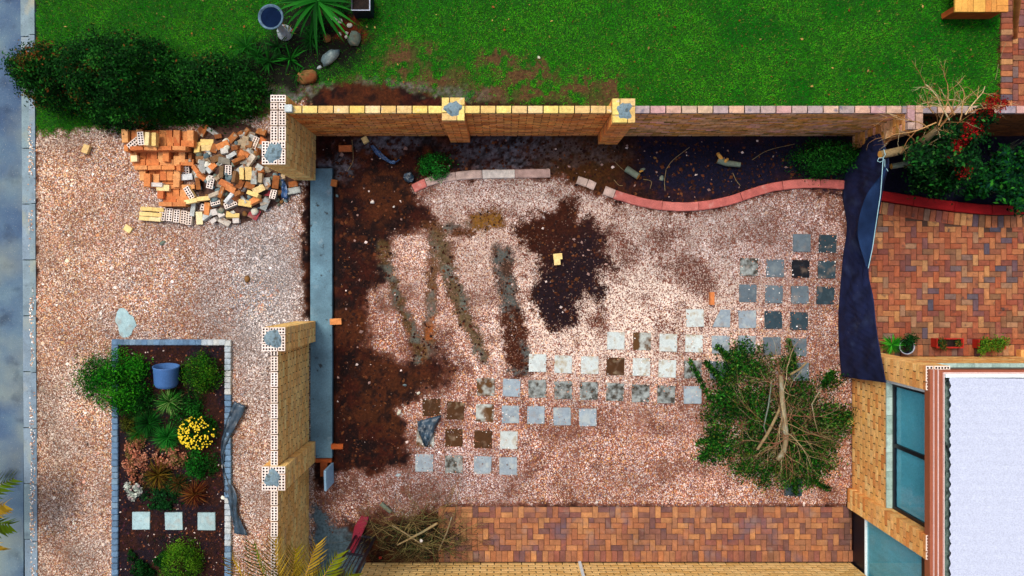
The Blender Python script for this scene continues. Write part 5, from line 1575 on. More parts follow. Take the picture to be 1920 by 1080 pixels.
# torn black polythene strips beside the bed
def sheet(name, label, cat, left, right, zs, mat, seed, nv=6, crump=0.03, sub=8):
    """crumpled sheet spanned between two pixel polylines"""
    L = catmull([(a, b, z_) for (a, b), z_ in zip(left, zs)], sub); R = catmull([(a, b, z_) for (a, b), z_ in zip(right, zs)], sub)
    rg_ = np.random.default_rng(seed); V = []
    n = len(L)
    for i in range(n):
        for j in range(nv + 1):
            t = j / nv; q = L[i] * (1 - t) + R[i] * t
            zz = max(0.015, q[2] + crump * rg_.random() + crump * 0.8 * math.sin(j * 2.1 + i * 0.5))
            p = P(q[0], q[1], zz); V.append((p.x + rg_.normal() * 0.004, p.y + rg_.normal() * 0.004, zz))
    F = [(i * (nv + 1) + j, i * (nv + 1) + j + 1, (i + 1) * (nv + 1) + j + 1, (i + 1) * (nv + 1) + j) for i in range(n - 1) for j in range(nv)]
    o = mk(name, V, F, mat, None, (V[0][0], V[0][1], 0), smooth=True)
    md = o.modifiers.new('thick', 'SOLIDIFY'); md.thickness = 0.003
    return tag(o, label, cat)
sheet('plastic_strip', 'long torn black polythene strip along the right cobbles', 'plastic', [(440, 752), (424, 790), (414, 838), (417, 880), (424, 930), (436, 975), (440, 1000)], [(463, 764), (442, 800), (424, 842), (420, 880), (443, 925), (447, 965), (466, 1005)], [0.08, 0.07, 0.06, 0.05, 0.06, 0.06, 0.05], M['plastic'], 161, 5, 0.03)
sheet('plastic_sheet', 'crumpled dark grey plastic rag lying on a stepping slab', 'plastic', [(782, 790), (785, 810), (795, 836)], [(828, 778), (812, 812), (800, 838)], [0.05, 0.07, 0.05], M['plastic'], 162, 7, 0.05)
sheet('plastic_pipe', 'blue crumpled plastic hose on the dark soil', 'plastic', [(694, 273), (708, 292), (724, 302), (738, 308), (748, 298)], [(700, 271), (716, 287), (730, 299), (742, 302), (751, 300)], [0.03, 0.03, 0.03, 0.04, 0.03], M['pipe_blue'], 163, 4, 0.03)
sheet('plastic_bag', 'shiny dark plastic scrap with pale edge on the soil near shrub', 'plastic', [(758, 325), (757, 336), (765, 342)], [(770, 322), (776, 332), (774, 341)], [0.02, 0.04, 0.02], M['plastic'], 164, 4, 0.03)
sheet('plastic_strip', 'blue black torn plastic among the red block and wall end', 'plastic', [(514, 322), (525, 345), (528, 372)], [(522, 322), (536, 345), (540, 372)], [0.12, 0.1, 0.06], M['pipe_blue'], 165, 4, 0.03)
sheet('plastic_strip', 'thin dark plastic strip trailing across the rubble edge', 'plastic', [(444, 386), (470, 392), (498, 384)], [(446, 392), (470, 396), (500, 387)], [0.06, 0.05, 0.05], M['plastic'], 166, 3, 0.02)

# ------------- corner bed behind the wall
dr = P(596, 4, 0.5)
yu = empty('yucca', (dr.x, dr.y, 0), 'large green yucca with long arching strap leaves beside the bird bath', 'yucca')
az = [math.radians(d) for d in (182, 196, 208, 226, 243, 258, 273, 288, 303, 316, 330, 346, 4, 24, 46, 70, 95, 120, 145, 166, 190, 220, 250, 280, 310, 340, 35, 160)]
rr = random.Random(8)
for i, (V, F) in enumerate(straps((dr.x, dr.y, 0.55), len(az), 1.0, 0.034, 9, (0.0, 0.9), 0.55, 6, az)):
    col = np.tile(np.array(S(*rr.choice([(12, 78, 14), (22, 98, 22), (8, 58, 12), (34, 116, 30)]))), (len(V), 1))
    mk('leaf', np.array(V), np.array(F), M['leaf'], yu, (dr.x, dr.y, 0.55), col=col)
tube_obj('trunk', [([(dr.x, dr.y, -0.05), (dr.x, dr.y, 0.3), (dr.x, dr.y, 0.58)], [0.07, 0.06, 0.05])], M['bark'], yu, (dr.x, dr.y, 0), 8)
for i, (x, y, n, ln, w_, pal, lab) in enumerate([(545, 112, 26, 0.36, 0.016, [(16, 84, 14), (26, 110, 24), (10, 52, 12)], 'bright green spiky plant near the wall end'), (505, 116, 34, 0.34, 0.013, [(10, 62, 12), (18, 84, 16)], 'dark green spiky plant between hedge and yucca'),
        (462, 88, 26, 0.34, 0.013, [(10, 66, 12), (20, 90, 16)], 'green spiky plant at the top end of the hedge'), (541, 62, 18, 0.2, 0.011, [(130, 120, 50), (150, 84, 40), (60, 90, 24)], 'yellowing spiky plant below the bird bath'),
        (585, 75, 40, 0.3, 0.016, [(10, 58, 14), (16, 74, 18)], 'dark green spiky plant under the yucca leaves'), (522, 88, 40, 0.3, 0.014, [(8, 50, 12), (16, 72, 16)], 'dark green spiky plant beside the bird bath pedestal'),
        (484, 106, 40, 0.32, 0.012, [(8, 56, 12), (22, 92, 20)], 'fine green spiky plant touching the loose hedge shrub'), (560, 140, 30, 0.24, 0.012, [(10, 54, 12), (20, 76, 18)], 'low green spiky plant left of the rusty rock'),
        (600, 50, 40, 0.34, 0.018, [(8, 50, 12), (14, 66, 16)], 'broad dark spiky plant right under the yucca crown'), (640, 18, 30, 0.3, 0.014, [(10, 58, 14), (18, 78, 18)], 'dark spiky plant between yucca and square planter')]):
    tuft('spiky_plant', lab, 'plant', x, y, n, ln, w_, pal, 170 + i, (0.1, 1.3), 0.5, 0.03)
bb_ = P(508, 32, 0.72)
bath = empty('bird_bath', (bb_.x, bb_.y, 0), 'round grey concrete bird bath bowl on a pedestal', 'bird bath')
def lobj(nm, prof, mat, parent, o, n=28):
    V, F = lathe(prof, n)
    return mk(nm, [(v[0] + o[0], v[1] + o[1], v[2] + o[2]) for v in V], F, mat, parent, (o[0], o[1], 0), smooth=True)
lobj('bowl', [(0.03, 0.60), (0.12, 0.63), (0.19, 0.69), (0.212, 0.73), (0.205, 0.74), (0.18, 0.735), (0.165, 0.70), (0.10, 0.665), (0.001, 0.66)], M['stonebowl'], bath, (bb_.x, bb_.y, 0))
lobj('water', [(0.172, 0.712), (0.08, 0.712), (0.001, 0.712)], M['water'], bath, (bb_.x, bb_.y, 0))
lobj('pedestal', [(0.14, 0.0), (0.13, 0.05), (0.07, 0.09), (0.05, 0.3), (0.055, 0.5), (0.09, 0.62)], M['cobble_pale'], bath, (bb_.x, bb_.y, 0))
rock(578, 144, 0.20, 'rock_o', 'garden_rock', 'rusty orange flat rock near the wall end', sq=0.4, stretch=(1.0, 0.72), ang=0.1, seed=3)
rock(620, 110, 0.17, 'rock_g', 'garden_rock', 'oval blue grey rock next to the yucca', sq=0.5, stretch=(1.2, 0.62), ang=0.7, seed=5)
rock(665, 74, 0.12, 'rock_b', 'garden_rock', 'mottled brown and grey rounded rock by the mulch', sq=0.7, stretch=(0.95, 1.15), seed=9)
rock(632, 38, 0.10, 'rock_w', 'garden_rock', 'flat pale cream stone under the yucca leaves', sq=0.35, stretch=(1.1, 0.55), ang=-0.4, seed=12)
rock(656, 48, 0.05, 'rock_w', 'garden_rock', 'pale angular stone lying on the red mulch', sq=0.6, seed=15)
rock(612, 72, 0.09, 'rock_o', 'garden_rock', 'reddish brown stone under the yucca leaf tips', sq=0.5, seed=17)
rock(599, 127, 0.045, 'slab_blue', 'garden_rock', 'small bright blue white stone between the rocks', sq=0.7, seed=19)
for i, (x, y) in enumerate(((636, 63), (650, 62), (649, 69), (637, 65))):
    rock(x, y, 0.032, 'rock_w', 'pebble', 'small whitish pebble beside the mottled rock', 'pebble', 'pebbles by the mottled rock', sq=0.7, seed=30 + i)
# square dark planter at the top edge
sp = P(676, 2, 0.35)
pl = empty('square_planter', (sp.x, sp.y, 0), 'dark square planter with white rim next to the yucca', 'planter')
q = 0.16
boxes('tub', [(sp.x - q, sp.x + q, sp.y - q, sp.y - q + .02, 0, .35), (sp.x - q, sp.x + q, sp.y + q - .02, sp.y + q, 0, .35), (sp.x - q, sp.x - q + .02, sp.y - q + .02, sp.y + q - .02, 0, .349), (sp.x + q - .02, sp.x + q, sp.y - q + .02, sp.y + q - .02, 0, .349)], M['pot_dark'], pl, (sp.x, sp.y, 0))
boxes('rim', [(sp.x - q - .006, sp.x + q + .006, sp.y - q - .006, sp.y - q + .008, .35, .362), (sp.x + q - .008, sp.x + q + .006, sp.y - q + .008, sp.y + q, .35, .362)], M['pot_rim'], pl, (sp.x, sp.y, 0))
box('soil', sp.x - q + .02, sp.x + q - .02, sp.y - q + .02, sp.y + q - .02, 0.1, .3, M['potsoil'], pl)

# ------------- planting bed inside the wall
shrub('small_shrub', 'small bright green shrub beside the pale edging', 'shrub', 815, 311, 29, 24, 0.28, 1900, 0.02, [(14, 88, 20), (34, 124, 34), (62, 146, 60), (8, 54, 14)], [20, 20, 8, 12], 181, 46, 0.17, asp=0.4)
shrub('fern_shrub', 'dark green feathery shrub at the foot of the boundary wall', 'shrub', 1556, 296, 60, 34, 0.5, 4600, 0.024, [(10, 60, 14), (20, 84, 20), (40, 112, 30), (6, 36, 12)], [22, 20, 10, 14], 182, 60, 0.2, asp=0.3)

def log(name, label, pts, r0, r1, mat, stubs=()):
    o = P(*pts[0])
    root = empty(name, (o.x, o.y, 0), label, 'log')
    w_ = [tuple(P(a, b, z_)) for a, b, z_ in pts]
    rad = [r0 + (r1 - r0) * i / (len(w_) - 1) for i in range(len(w_))]
    tube_obj('trunk', [(w_, rad)], M[mat], root, (o.x, o.y, 0), 10)
    for sgn, pt, pn, r in ((0, w_[0], w_[1], r0), (1, w_[-1], w_[-2], r1)):
        d = (Vector(pt) - Vector(pn)).normalized()
        u = d.cross(Vector((0.31, 0.17, 0.93))).normalized(); v = d.cross(u)
        V = [Vector(pt) + d * 0.002] + [Vector(pt) + d * 0.001 + (u * math.cos(k * .6283) + v * math.sin(k * .6283)) * r for k in range(10)]
        mk('cut_end', [tuple(q) for q in V], [(0, 1 + k, 1 + (k + 1) % 10) for k in range(10)], M['cutwood'], root, tuple(V[0]))
    for (a, b, z0_, c2, d2, z1_, r) in stubs:
        tube_obj('stub', [([tuple(P(a, b, z0_)), tuple(P(c2, d2, z1_))], [r, r * 0.8])], M['cutwood'], root, tuple(P(a, b, z0_)), 8)
    return root
log('cut_log', 'grey sawn stump log with pale cut end on the dark soil', [(1174, 316, 0.06), (1186, 324, 0.08), (1197, 331, 0.12)], 0.06, 0.055, 'bark_grey', [(1200, 322, 0.04, 1205, 320, 0.09, 0.02)])
log('cut_log', 'forked mossy log with yellow cut ends on the dark soil', [(1346, 300, 0.05), (1362, 306, 0.07), (1388, 309, 0.1)], 0.06, 0.045, 'bark_grey', [(1352, 297, 0.08, 1346, 288, 0.16, 0.035), (1360, 303, 0.1, 1364, 298, 0.17, 0.03)])
log('cut_log', 'small green cut branch piece on the gravel near the gate', [(714, 944, 0.03), (733, 960, 0.03)], 0.04, 0.035, 'bark_grey')

# ------------- twigs, piles, trees
def branching(start, dirv, ln, rad, depth, r, out, spread=0.6, grav=0.0, nseg=4, fork=(2, 4), shrink=0.62):
    p = np.array(start, float); d = np.array(dirv, float); d /= np.linalg.norm(d)
    pts = [p.copy()]; rads = [rad]
    for i in range(nseg):
        d = d + np.array([r.gauss(0, .16), r.gauss(0, .16), r.gauss(0, .12) + grav]); d /= np.linalg.norm(d)
        p = p + d * ln / nseg; p[2] = max(p[2], 0.02)
        pts.append(p.copy()); rads.append(rad * (1 - 0.55 * (i + 1) / nseg))
        if depth > 0 and i >= 1 and r.random() < 0.8:
            for _ in range(r.randint(1, fork[1] - fork[0] + 1)):
                nd = d + np.array([r.gauss(0, spread), r.gauss(0, spread), r.gauss(0, spread * .6)])
                branching(p, nd, ln * shrink * r.uniform(.7, 1.1), rads[-1] * 0.6, depth - 1, r, out, spread, grav, nseg, fork, shrink)
    out.append((pts, rads))
    return out

# felled leafy branches on the gravel
M['bark_pale'] = mat_var('pale_bark', [S(158, 140, 104), S(136, 122, 90), S(134, 140, 124)], var=0.35, scale=9, bump=0.8, bscale=40, noise_cols=True)
fc = P(1462, 785, 0.25)
ft_ = empty('felled_tree', (fc.x, fc.y, 0), 'felled leafy green tree limbs piled on the gravel', 'branches')
def timber(nm, pts, rads, mat, parent, o, n=9):
    tube_obj(nm, [([tuple(P(*p)) for p in pts], rads)], M[mat], parent, (o.x, o.y, 0), n)
    e, f2 = Vector(P(*pts[0])), Vector(P(*pts[1])); d = (e - f2).normalized(); u = d.cross(Vector((.31, .17, .93))).normalized(); v = d.cross(u)
    V = [e + d * .004] + [e + d * .002 + (u * math.cos(k * .7) + v * math.sin(k * .7)) * rads[0] for k in range(9)]
    mk('cut_end', [tuple(q) for q in V], [(0, 1 + k, 1 + (k + 1) % 9) for k in range(9)], M['cutwood'], parent, tuple(V[0]))
timber('trunk', [(1464, 704, .50), (1466, 740, .52), (1471, 790, .5), (1474, 822, .5), (1470, 845, .48), (1458, 862, .46)], [.038, .042, .048, .045, .042, .038], 'bark_pale', ft_, fc)
timber('limb', [(1420, 843, .40), (1440, 812, .42), (1456, 780, .44), (1464, 760, .46)], [.022, .026, .024, .02], 'bark', ft_, fc)
timber('limb', [(1512, 680, .16), (1498, 693, .22), (1482, 702, .28)], [.016, .018, .02], 'bark', ft_, fc)
timber('limb', [(1447, 714, .48), (1441, 760, .47), (1432, 800, .42), (1440, 820, .4)], [.012, .014, .01, .006], 'bark_grey', ft_, fc)
timber('limb', [(1540, 728, .44), (1522, 758, .46), (1528, 790, .44), (1534, 812, .40)], [.011, .011, .008, .005], 'bark_pale', ft_, fc)
r_ = random.Random(77); tw = []
for i in range(40):
    a = r_.uniform(0, 2 * math.pi); s = P(1470 + r_.uniform(-12, 12), r_.uniform(720, 850), r_.uniform(.52, .62))
    branching(tuple(s), (math.cos(a), math.sin(a), r_.uniform(-.1, .2)), r_.uniform(.4, .85), .0058, 2, r_, tw, .5, -.02, 4)
cols = [np.array(S(*r_.choice([(160, 130, 92), (130, 84, 60), (184, 166, 124), (110, 90, 56), (150, 96, 76)]))) for _ in tw]
tube_obj('twigs', tw, M['twig'], ft_, (fc.x, fc.y, 0), 4, cols)
# leaves: clumps around the pile, strung along sprays
rg_ = np.random.default_rng(78)
cl_c = []
for (x, y, rx_, ry_, n) in [(1395, 720, 52, 56, 60), (1375, 790, 52, 46, 54), (1400, 850, 40, 40, 26), (1450, 870, 50, 40, 34), (1520, 850, 46, 46, 42), (1540, 800, 46, 40, 42), (1500, 740, 40, 30, 22), (1460, 790, 46, 60, 46), (1395, 665, 30, 26, 20), (1345, 845, 32, 20, 16), (1500, 880, 38, 26, 24), (1480, 680, 20, 14, 8), (1555, 715, 16, 10, 6), (1572, 775, 24, 14, 14), (1430, 690, 26, 20, 10)]:
    for _ in range(n):
        a = rg_.uniform(0, 2 * np.pi); q = np.sqrt(rg_.random())
        cl_c.append((x + rx_ * q * np.cos(a), y + ry_ * q * np.sin(a), rg_.uniform(0.04, 0.36)))
for (ax, ay, bx_, by_) in [(1295, 680, 1330, 745), (1325, 680, 1350, 710), (1345, 650, 1365, 670), (1315, 860, 1340, 830), (1488, 895, 1492, 925), (1510, 895, 1550, 915), (1480, 640, 1490, 690), (1310, 830, 1350, 820), (1545, 720, 1560, 700)]:
    for t in np.linspace(0, 1, 7): cl_c.append((ax + (bx_ - ax) * t, ay + (by_ - ay) * t, 0.04 + .05 * rg_.random()))
cl_c = np.array(cl_c)
n = 25000; k = rg_.integers(0, len(cl_c), n)
sprd = np.where(k >= len(cl_c) - 63, 3.0, 9.5)
zz = np.clip(cl_c[k, 2] + rg_.normal(size=n) * .05, .015, .55)
qx = cl_c[k, 0] + rg_.normal(size=n) * sprd; qy = cl_c[k, 1] + rg_.normal(size=n) * sprd
kk = (CAM_H - zz) / FPX
cen = np.stack([(qx - NX) * kk, -(qy - NY) * kk, zz], 1)
pal = SA((12, 58, 10), (22, 82, 14), (40, 106, 24), (84, 140, 50), (8, 36, 10), (84, 100, 26))
cc_ = pal[rg_.choice(6, n, p=[.25, .25, .16, .07, .18, .09])] * rg_.uniform(.5, 1.3, (n, 1)) * rg_.uniform(.55, 1.35, (len(cl_c), 1))[k]
leaves('foliage', cen, np.tile([0, 0, 1.0], (n, 1)), rg_.uniform(.015, .030, n), cc_, ft_, (fc.x, fc.y, 0), .5, 79)

# bare brushwood pile in the corner by the gate
bc = P(775, 1000, .15)
bp = empty('brushwood_pile', (bc.x, bc.y, 0), 'pile of bare cut twigs by the black gate', 'branches')
timber('limb', [(820, 981, .34), (795, 996, .34), (770, 1009, .30), (745, 1022, .24)], [.02, .021, .018, .012], 'bark', bp, bc)
timber('limb', [(735, 985, .2), (760, 1000, .26), (790, 1020, .22), (812, 1038, .16)], [.012, .013, .011, .007], 'bark', bp, bc)
timber('limb', [(847, 969, .2), (838, 998, .24), (828, 1020, .22), (822, 1033, .16)], [.010, .011, .009, .006], 'bark_pale', bp, bc)
r_ = random.Random(91); tw = []
for i in range(110):
    a = r_.uniform(0, 2 * math.pi); s = P(r_.uniform(716, 840), r_.uniform(965, 1035), r_.uniform(.05, .3))
    branching(tuple(s), (math.cos(a), math.sin(a) * .6, r_.uniform(-.1, .25)), r_.uniform(.35, .8), .005, 2, r_, tw, .55, -.05, 4)
for i in range(12):
    s = P(r_.uniform(830, 880), r_.uniform(985, 1040), .08)
    branching(tuple(s), (r_.uniform(-1, 1), r_.uniform(-.6, .8), 0), r_.uniform(.3, .6), .003, 1, r_, tw, .5, -.05, 4)
tw = [([np.array([p[0], max(p[1], -4.88), p[2]]) for p in pts], rads) for pts, rads in tw]
cols = [np.array(S(*r_.choice([(128, 108, 64), (84, 58, 38), (150, 132, 84), (60, 44, 32), (92, 98, 54)]))) for _ in tw]
tube_obj('twigs', tw, M['twig'], bp, (bc.x, bc.y, 0), 4, cols)
n = 3600
qx = rg_.normal(785, 36, n); qy = np.clip(rg_.normal(1010, 18, n), 960, 1046); zz = rg_.uniform(.03, .2, n); kk = (CAM_H - zz) / FPX
pal = SA((14, 40, 22), (24, 62, 30), (26, 34, 28), (48, 26, 14))
leaves('foliage', np.stack([(qx - NX) * kk, -(qy - NY) * kk, zz], 1), np.tile([0, 0, 1.0], (n, 1)), rg_.uniform(.01, .02, n), pal[rg_.choice(4, n)], bp, (bc.x, bc.y, 0), .4, 92)
bl_ = rock(794, 1001, .03, 'white_stone', 'white_ball', 'small white ball lying in the twig pile', 'ball', sq=1, z0=.3)
bl2 = rock(713, 1045, .03, 'terracotta', 'red_fruit', 'small round red object at the edge of the twig pile', 'ball', sq=1)

# red-berried tree by the net: trunk, sawn stubs, bare upper branches, foliage
tc_ = P(1712, 300)
tr_ = empty('berry_tree', (tc_.x, tc_.y, 0), 'leafy tree with red berry clusters and bare branches over the wall', 'tree')
def world(pts): return [tuple(P(*p)) for p in pts]
bx0 = P(1706, 300)
tube_obj('trunk', [(world([(1700, 306, -0.02), (1706, 298, .5), (1712, 284, 1.0), (1728, 268, 1.5), (1760, 240, 1.9)]), [.10, .09, .08, .06, .035])], M['bark'], tr_, (tc_.x, tc_.y, 0), 10)
st = world([(1650, 290, 1.34), (1668, 287, 1.34), (1690, 282, 1.28), (1712, 276, 1.15)])
timber('branch_stub', [(1650, 290, 1.34), (1668, 287, 1.34), (1690, 282, 1.28), (1712, 276, 1.15)], [.062, .064, .066, .06], 'bark', tr_, tc_, 10)
timber('branch_stub', [(1671, 312, .9), (1690, 309, .9), (1712, 300, .8)], [.045, .046, .045], 'bark_grey', tr_, tc_, 10)
r_ = random.Random(55); tw = []
for (a0, b0, z0_, a1, b1, z1_) in [(1712, 276, 1.3, 1800, 225, 2.0), (1728, 268, 1.5, 1770, 190, 2.2), (1712, 272, 1.3, 1752, 215, 1.9), (1735, 262, 1.6, 1815, 210, 2.2), (1720, 270, 1.4, 1700, 255, 1.7), (1715, 280, 1.3, 1760, 275, 1.6), (1800, 225, 2.0, 1815, 175, 2.3), (1750, 212, 2.0, 1735, 180, 2.2), (1815, 212, 2.1, 1875, 190, 2.2), (1770, 200, 2.1, 1712, 180, 2.3), (1755, 230, 1.9, 1650, 220, 2.0), (1780, 225, 2.0, 1740, 160, 2.3), (1790, 215, 2.1, 1770, 165, 2.3), (1740, 240, 1.8, 1690, 200, 2.2), (1810, 215, 2.1, 1850, 165, 2.3), (1760, 235, 1.9, 1800, 165, 2.3)]:
    s, e = np.array(P(a0, b0, z0_)), np.array(P(a1, b1, z1_))
    ln = np.linalg.norm(e - s)
    branching(s, e - s, ln * 1.05, .011, 2, r_, tw, .5, .02, 5, (2, 3), .5)
cols = [np.array(S(*r_.choice([(196, 150, 96), (176, 124, 76), (206, 176, 130), (150, 104, 62), (214, 196, 150)]))) for _ in tw]
tube_obj('bare_branches', tw, M['twig'], tr_, (tc_.x, tc_.y, 0), 5, cols)
def crown(nm, blobs, n, size, pal, wts, parent, o, seed, asp=.5, spread=.3):
    rg2 = np.random.default_rng(seed); pts = []
    w_ = np.array([b[5] for b in blobs], float); w_ /= w_.sum()
    kb = rg2.choice(len(blobs), n, p=w_)
    B = np.array([[b[0], b[1], b[2], b[3], b[4]] for b in blobs], float)
    # each blob is broken into clumps
    ncl = 16
    cl = rg2.normal(size=(len(blobs), ncl, 3)); cl /= np.linalg.norm(cl, axis=2)[:, :, None]; cl *= rg2.uniform(.4, 1, (len(blobs), ncl, 1))
    d = cl[kb, rg2.integers(0, ncl, n)] + rg2.normal(size=(n, 3)) * spread
    zz = np.clip(B[kb, 2] + d[:, 2] * B[kb, 4], .02, None)
    kk = (CAM_H - zz) / FPX
    x = (B[kb, 0] + d[:, 0] * B[kb, 3] - NX) * kk; y = -(B[kb, 1] + d[:, 1] * B[kb, 3] - NY) * kk
    pal = SA(*pal); p_ = np.array(wts, float); p_ /= p_.sum()
    cc = pal[rg2.choice(len(pal), n, p=p_)] * rg2.uniform(.55, 1.35, (n, 1))
    nr = d * .5 + np.array([0, 0, .9])
    return leaves(nm, np.stack([x, y, zz], 1), nr, rg2.uniform(.65, 1.25, n) * size, cc, parent, o, asp, seed)
DG = [(8, 46, 16), (14, 66, 22), (26, 92, 26), (6, 32, 14), (60, 118, 44)]
crown('foliage', [(1760, 290, 1.5, 42, .4, 5), (1742, 318, 1.0, 38, .4, 5), (1800, 270, 1.7, 36, .4, 4), (1790, 312, 1.2, 38, .4, 4), (1725, 335, .7, 28, .3, 2), (1765, 345, .6, 24, .25, 1.6), (1835, 250, 1.8, 22, .25, 1.4), (1825, 310, 1.3, 26, .3, 1.6), (1850, 215, 1.9, 20, .2, 1)], 9500, .032, DG, [22, 24, 12, 20, 5], tr_, (tc_.x, tc_.y, 0), 201)
crown('berries', [(1824, 240, 2.0, 17, .12, 3), (1815, 257, 1.95, 12, .1, 1.5), (1862, 200, 2.15, 20, .12, 3), (1880, 195, 2.15, 12, .1, 1.2), (1800, 280, 1.9, 12, .1, 1.2), (1808, 318, 1.6, 13, .1, 1.6), (1795, 272, 1.9, 10, .1, 1), (1840, 215, 2.0, 12, .1, .8), (1785, 300, 1.8, 8, .08, .5)], 2000, .014, [(136, 12, 14), (168, 24, 20), (96, 8, 12), (160, 44, 28)], [20, 10, 18, 3], tr_, (tc_.x, tc_.y, 0), 202, .8)
for i, (lab, blobs, n, sz) in enumerate([('dark broad leaved bush between berry tree and red edging', [(1838, 350, .5, 22, .3, 2), (1860, 340, .6, 24, .3, 2), (1818, 362, .3, 9, .15, .6)], 1300, .045),
        ('bright green bush at the end of the bright red edging', [(1900, 345, .7, 30, .35, 3), (1920, 372, .5, 24, .3, 3), (1890, 310, .8, 20, .3, 1.4), (1925, 300, .8, 24, .3, 1.4)], 2600, .04),
        ('thin dark green bush against the boundary wall right of the berry tree', [(1885, 285, .8, 14, .3, 1), (1870, 300, .6, 12, .3, 1)], 260, .045)]):
    o_ = P(blobs[0][0], blobs[0][1], .3)
    rt = empty('garden_bush', (o_.x, o_.y, 0), lab, 'bush')
    crown('foliage', blobs, n, sz, [(6, 44, 22), (14, 70, 26), (24, 98, 24), (10, 56, 40), (50, 120, 30)], [20, 22, 12, 14, 4], rt, (o_.x, o_.y, 0), 210 + i)
    tube_obj('stem', [([(o_.x + r_.uniform(-.05, .05), o_.y, -.03), (o_.x + r_.uniform(-.1, .1), o_.y + .05, .3), (o_.x + r_.uniform(-.2, .2), o_.y + r_.uniform(-.2, .2), .65)], [.018, .013, .006]) for _ in range(6)], M['bark_grey'], rt, (o_.x, o_.y, 0), 5)

# shade net screen strung between tree and house -------------------------
base = [(1612, 262, 0.0), (1586, 318, 0), (1580, 365, 0), (1588, 425, 0), (1581, 480, 0), (1574, 560, 0), (1572, 610, 0), (1574, 660, 0), (1578, 706, 0)]
midl = [(1626, 258, .6), (1632, 312, .9), (1628, 350, .75), (1606, 425, .42), (1612, 490, .45), (1606, 560, .5), (1608, 610, .55), (1615, 660, .65), (1620, 712, .75)]
topl = [(1650, 250, 1.1), (1667, 300, 1.32), (1658, 345, 1.18), (1644, 425, .86), (1629, 504, .68), (1638, 560, .85), (1643, 610, 1.0), (1651, 660, 1.2), (1662, 718, 1.40)]
B_c, M_c, T_c = [catmull(q_, 18) for q_ in (base, midl, topl)]
V = []
nv = 30
for i in range(len(B_c)):
    for j in range(nv + 1):
        t = j / nv
        q_ = (B_c[i] * (1 - 2 * t) + M_c[i] * 2 * t) if t < .5 else (M_c[i] * (2 - 2 * t) + T_c[i] * (2 * t - 1))
        p = P(q_[0], q_[1], max(q_[2], .01))
        wv = .018 * math.sin(i * .24 + j * .19) + .012 * math.sin(i * .11 - j * .43 + 1) + .007 * math.sin(i * .7 + j * .55) * math.sin(i * .13) + .005 * math.sin(i * 1.3 - j * .9) + random.uniform(-.0015, .0015)
        wv *= math.sin(math.pi * min(1, t * 1.05))
        V.append((p.x + wv, p.y, p.z + wv * .5))
F = [(i * (nv + 1) + j, i * (nv + 1) + j + 1, (i + 1) * (nv + 1) + j + 1, (i + 1) * (nv + 1) + j) for i in range(len(B_c) - 1) for j in range(nv)]
net = mk('shade_net', V, F, M['cloth'], None, (P(1580, 500).x, P(1580, 500).y, 0), smooth=True)
md = net.modifiers.new('thick', 'SOLIDIFY'); md.thickness = .004
tag(net, 'black shade net screen hung between the tree and the house', 'net')
fs = catmull([(1664, 306, 1.36), (1651, 365, 1.18), (1641, 430, .94), (1629, 500, .72)], 6)  # added sheet: sky light on the net's upper slope, painted as lighter cloth
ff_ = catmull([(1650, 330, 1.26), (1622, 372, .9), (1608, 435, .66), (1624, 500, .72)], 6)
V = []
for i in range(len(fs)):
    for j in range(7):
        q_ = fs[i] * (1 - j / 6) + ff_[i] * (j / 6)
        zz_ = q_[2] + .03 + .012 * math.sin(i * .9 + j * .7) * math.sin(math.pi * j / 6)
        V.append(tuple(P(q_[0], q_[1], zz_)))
mk('net_skylit_slope', V, [(i * 7 + j, i * 7 + j + 1, i * 7 + j + 8, i * 7 + j + 7) for i in range(len(fs) - 1) for j in range(6)], M['cloth_skylit'], net, WL[net.name], smooth=True)
c1 = [tuple(P(*p)) for p in [(1656, 296, 1.42), (1651, 365, 1.25), (1644, 410, 1.05), (1636, 465, .86), (1628, 503, .77)]]
knot = [tuple(P(*p)) for p in [(1657, 280, 1.42), (1660, 290, 1.43), (1656, 296, 1.4), (1648, 296, 1.38), (1645, 302, 1.36), (1650, 304, 1.37), (1659, 299, 1.4), (1659, 312, 1.36), (1665, 321, 1.33)]]
co = tube_obj('cord', [(c1, [.006] * 5), (knot, [.005] * len(knot))], M['cord'], None, c1[0], 6)
tag(co, 'pale blue cord tied to the tree branch and the shade net', 'cord')

# pots on the patio ----------------------------------------------------
pt = P(1663, 645, 0.2)
agp = empty('spiky_plant', (pt.x, pt.y, 0), 'bright green fan leaved spiky plant next to the shade net', 'plant')
VV, FF, CC = [], [], []
r_ = random.Random(3)
for V, F in straps((pt.x, pt.y, .34), 70, .24, .008, 31, (-.35, .9), .35, 4):
    o_ = len(VV); VV += V; FF += [tuple(i + o_ for i in f_) for f_ in F]; CC += [np.array(S(*r_.choice([(30, 130, 20), (70, 170, 40), (18, 92, 14)])))] * len(V)
mk('blades', np.array(VV), np.array(FF), M['leaf'], agp, (pt.x, pt.y, 0), col=np.array(CC))
tube_obj('stem', [([(pt.x, pt.y, 0), (pt.x, pt.y, .34)], [.03, .02])], M['bark'], agp, (pt.x, pt.y, 0), 8)
pt = P(1701, 650, .26)
rp = empty('round_pot', (pt.x, pt.y, 0), 'round dark pot with pale rim and dark green plant', 'pot')
lobj('tub', [(0.001, 0), (.09, 0), (.125, .25), (.12, .25), (.1, .2)], M['pot_dark'], rp, (pt.x, pt.y, 0))
lobj('rim', [(.12, .25), (.132, .25), (.135, .262), (.122, .266), (.118, .25)], M['pot_rim'], rp, (pt.x, pt.y, 0))
lobj('soil', [(.11, .2), (.05, .21), (.001, .21)], M['potsoil'], rp, (pt.x, pt.y, 0))
crown('foliage', [(1705, 641, .36, 13, .08, 3), (1712, 637, .34, 9, .08, 2)], 600, .018, [(8, 60, 18), (16, 84, 24), (10, 44, 14)], [20, 14, 14], rp, (pt.x, pt.y, 0), 221)
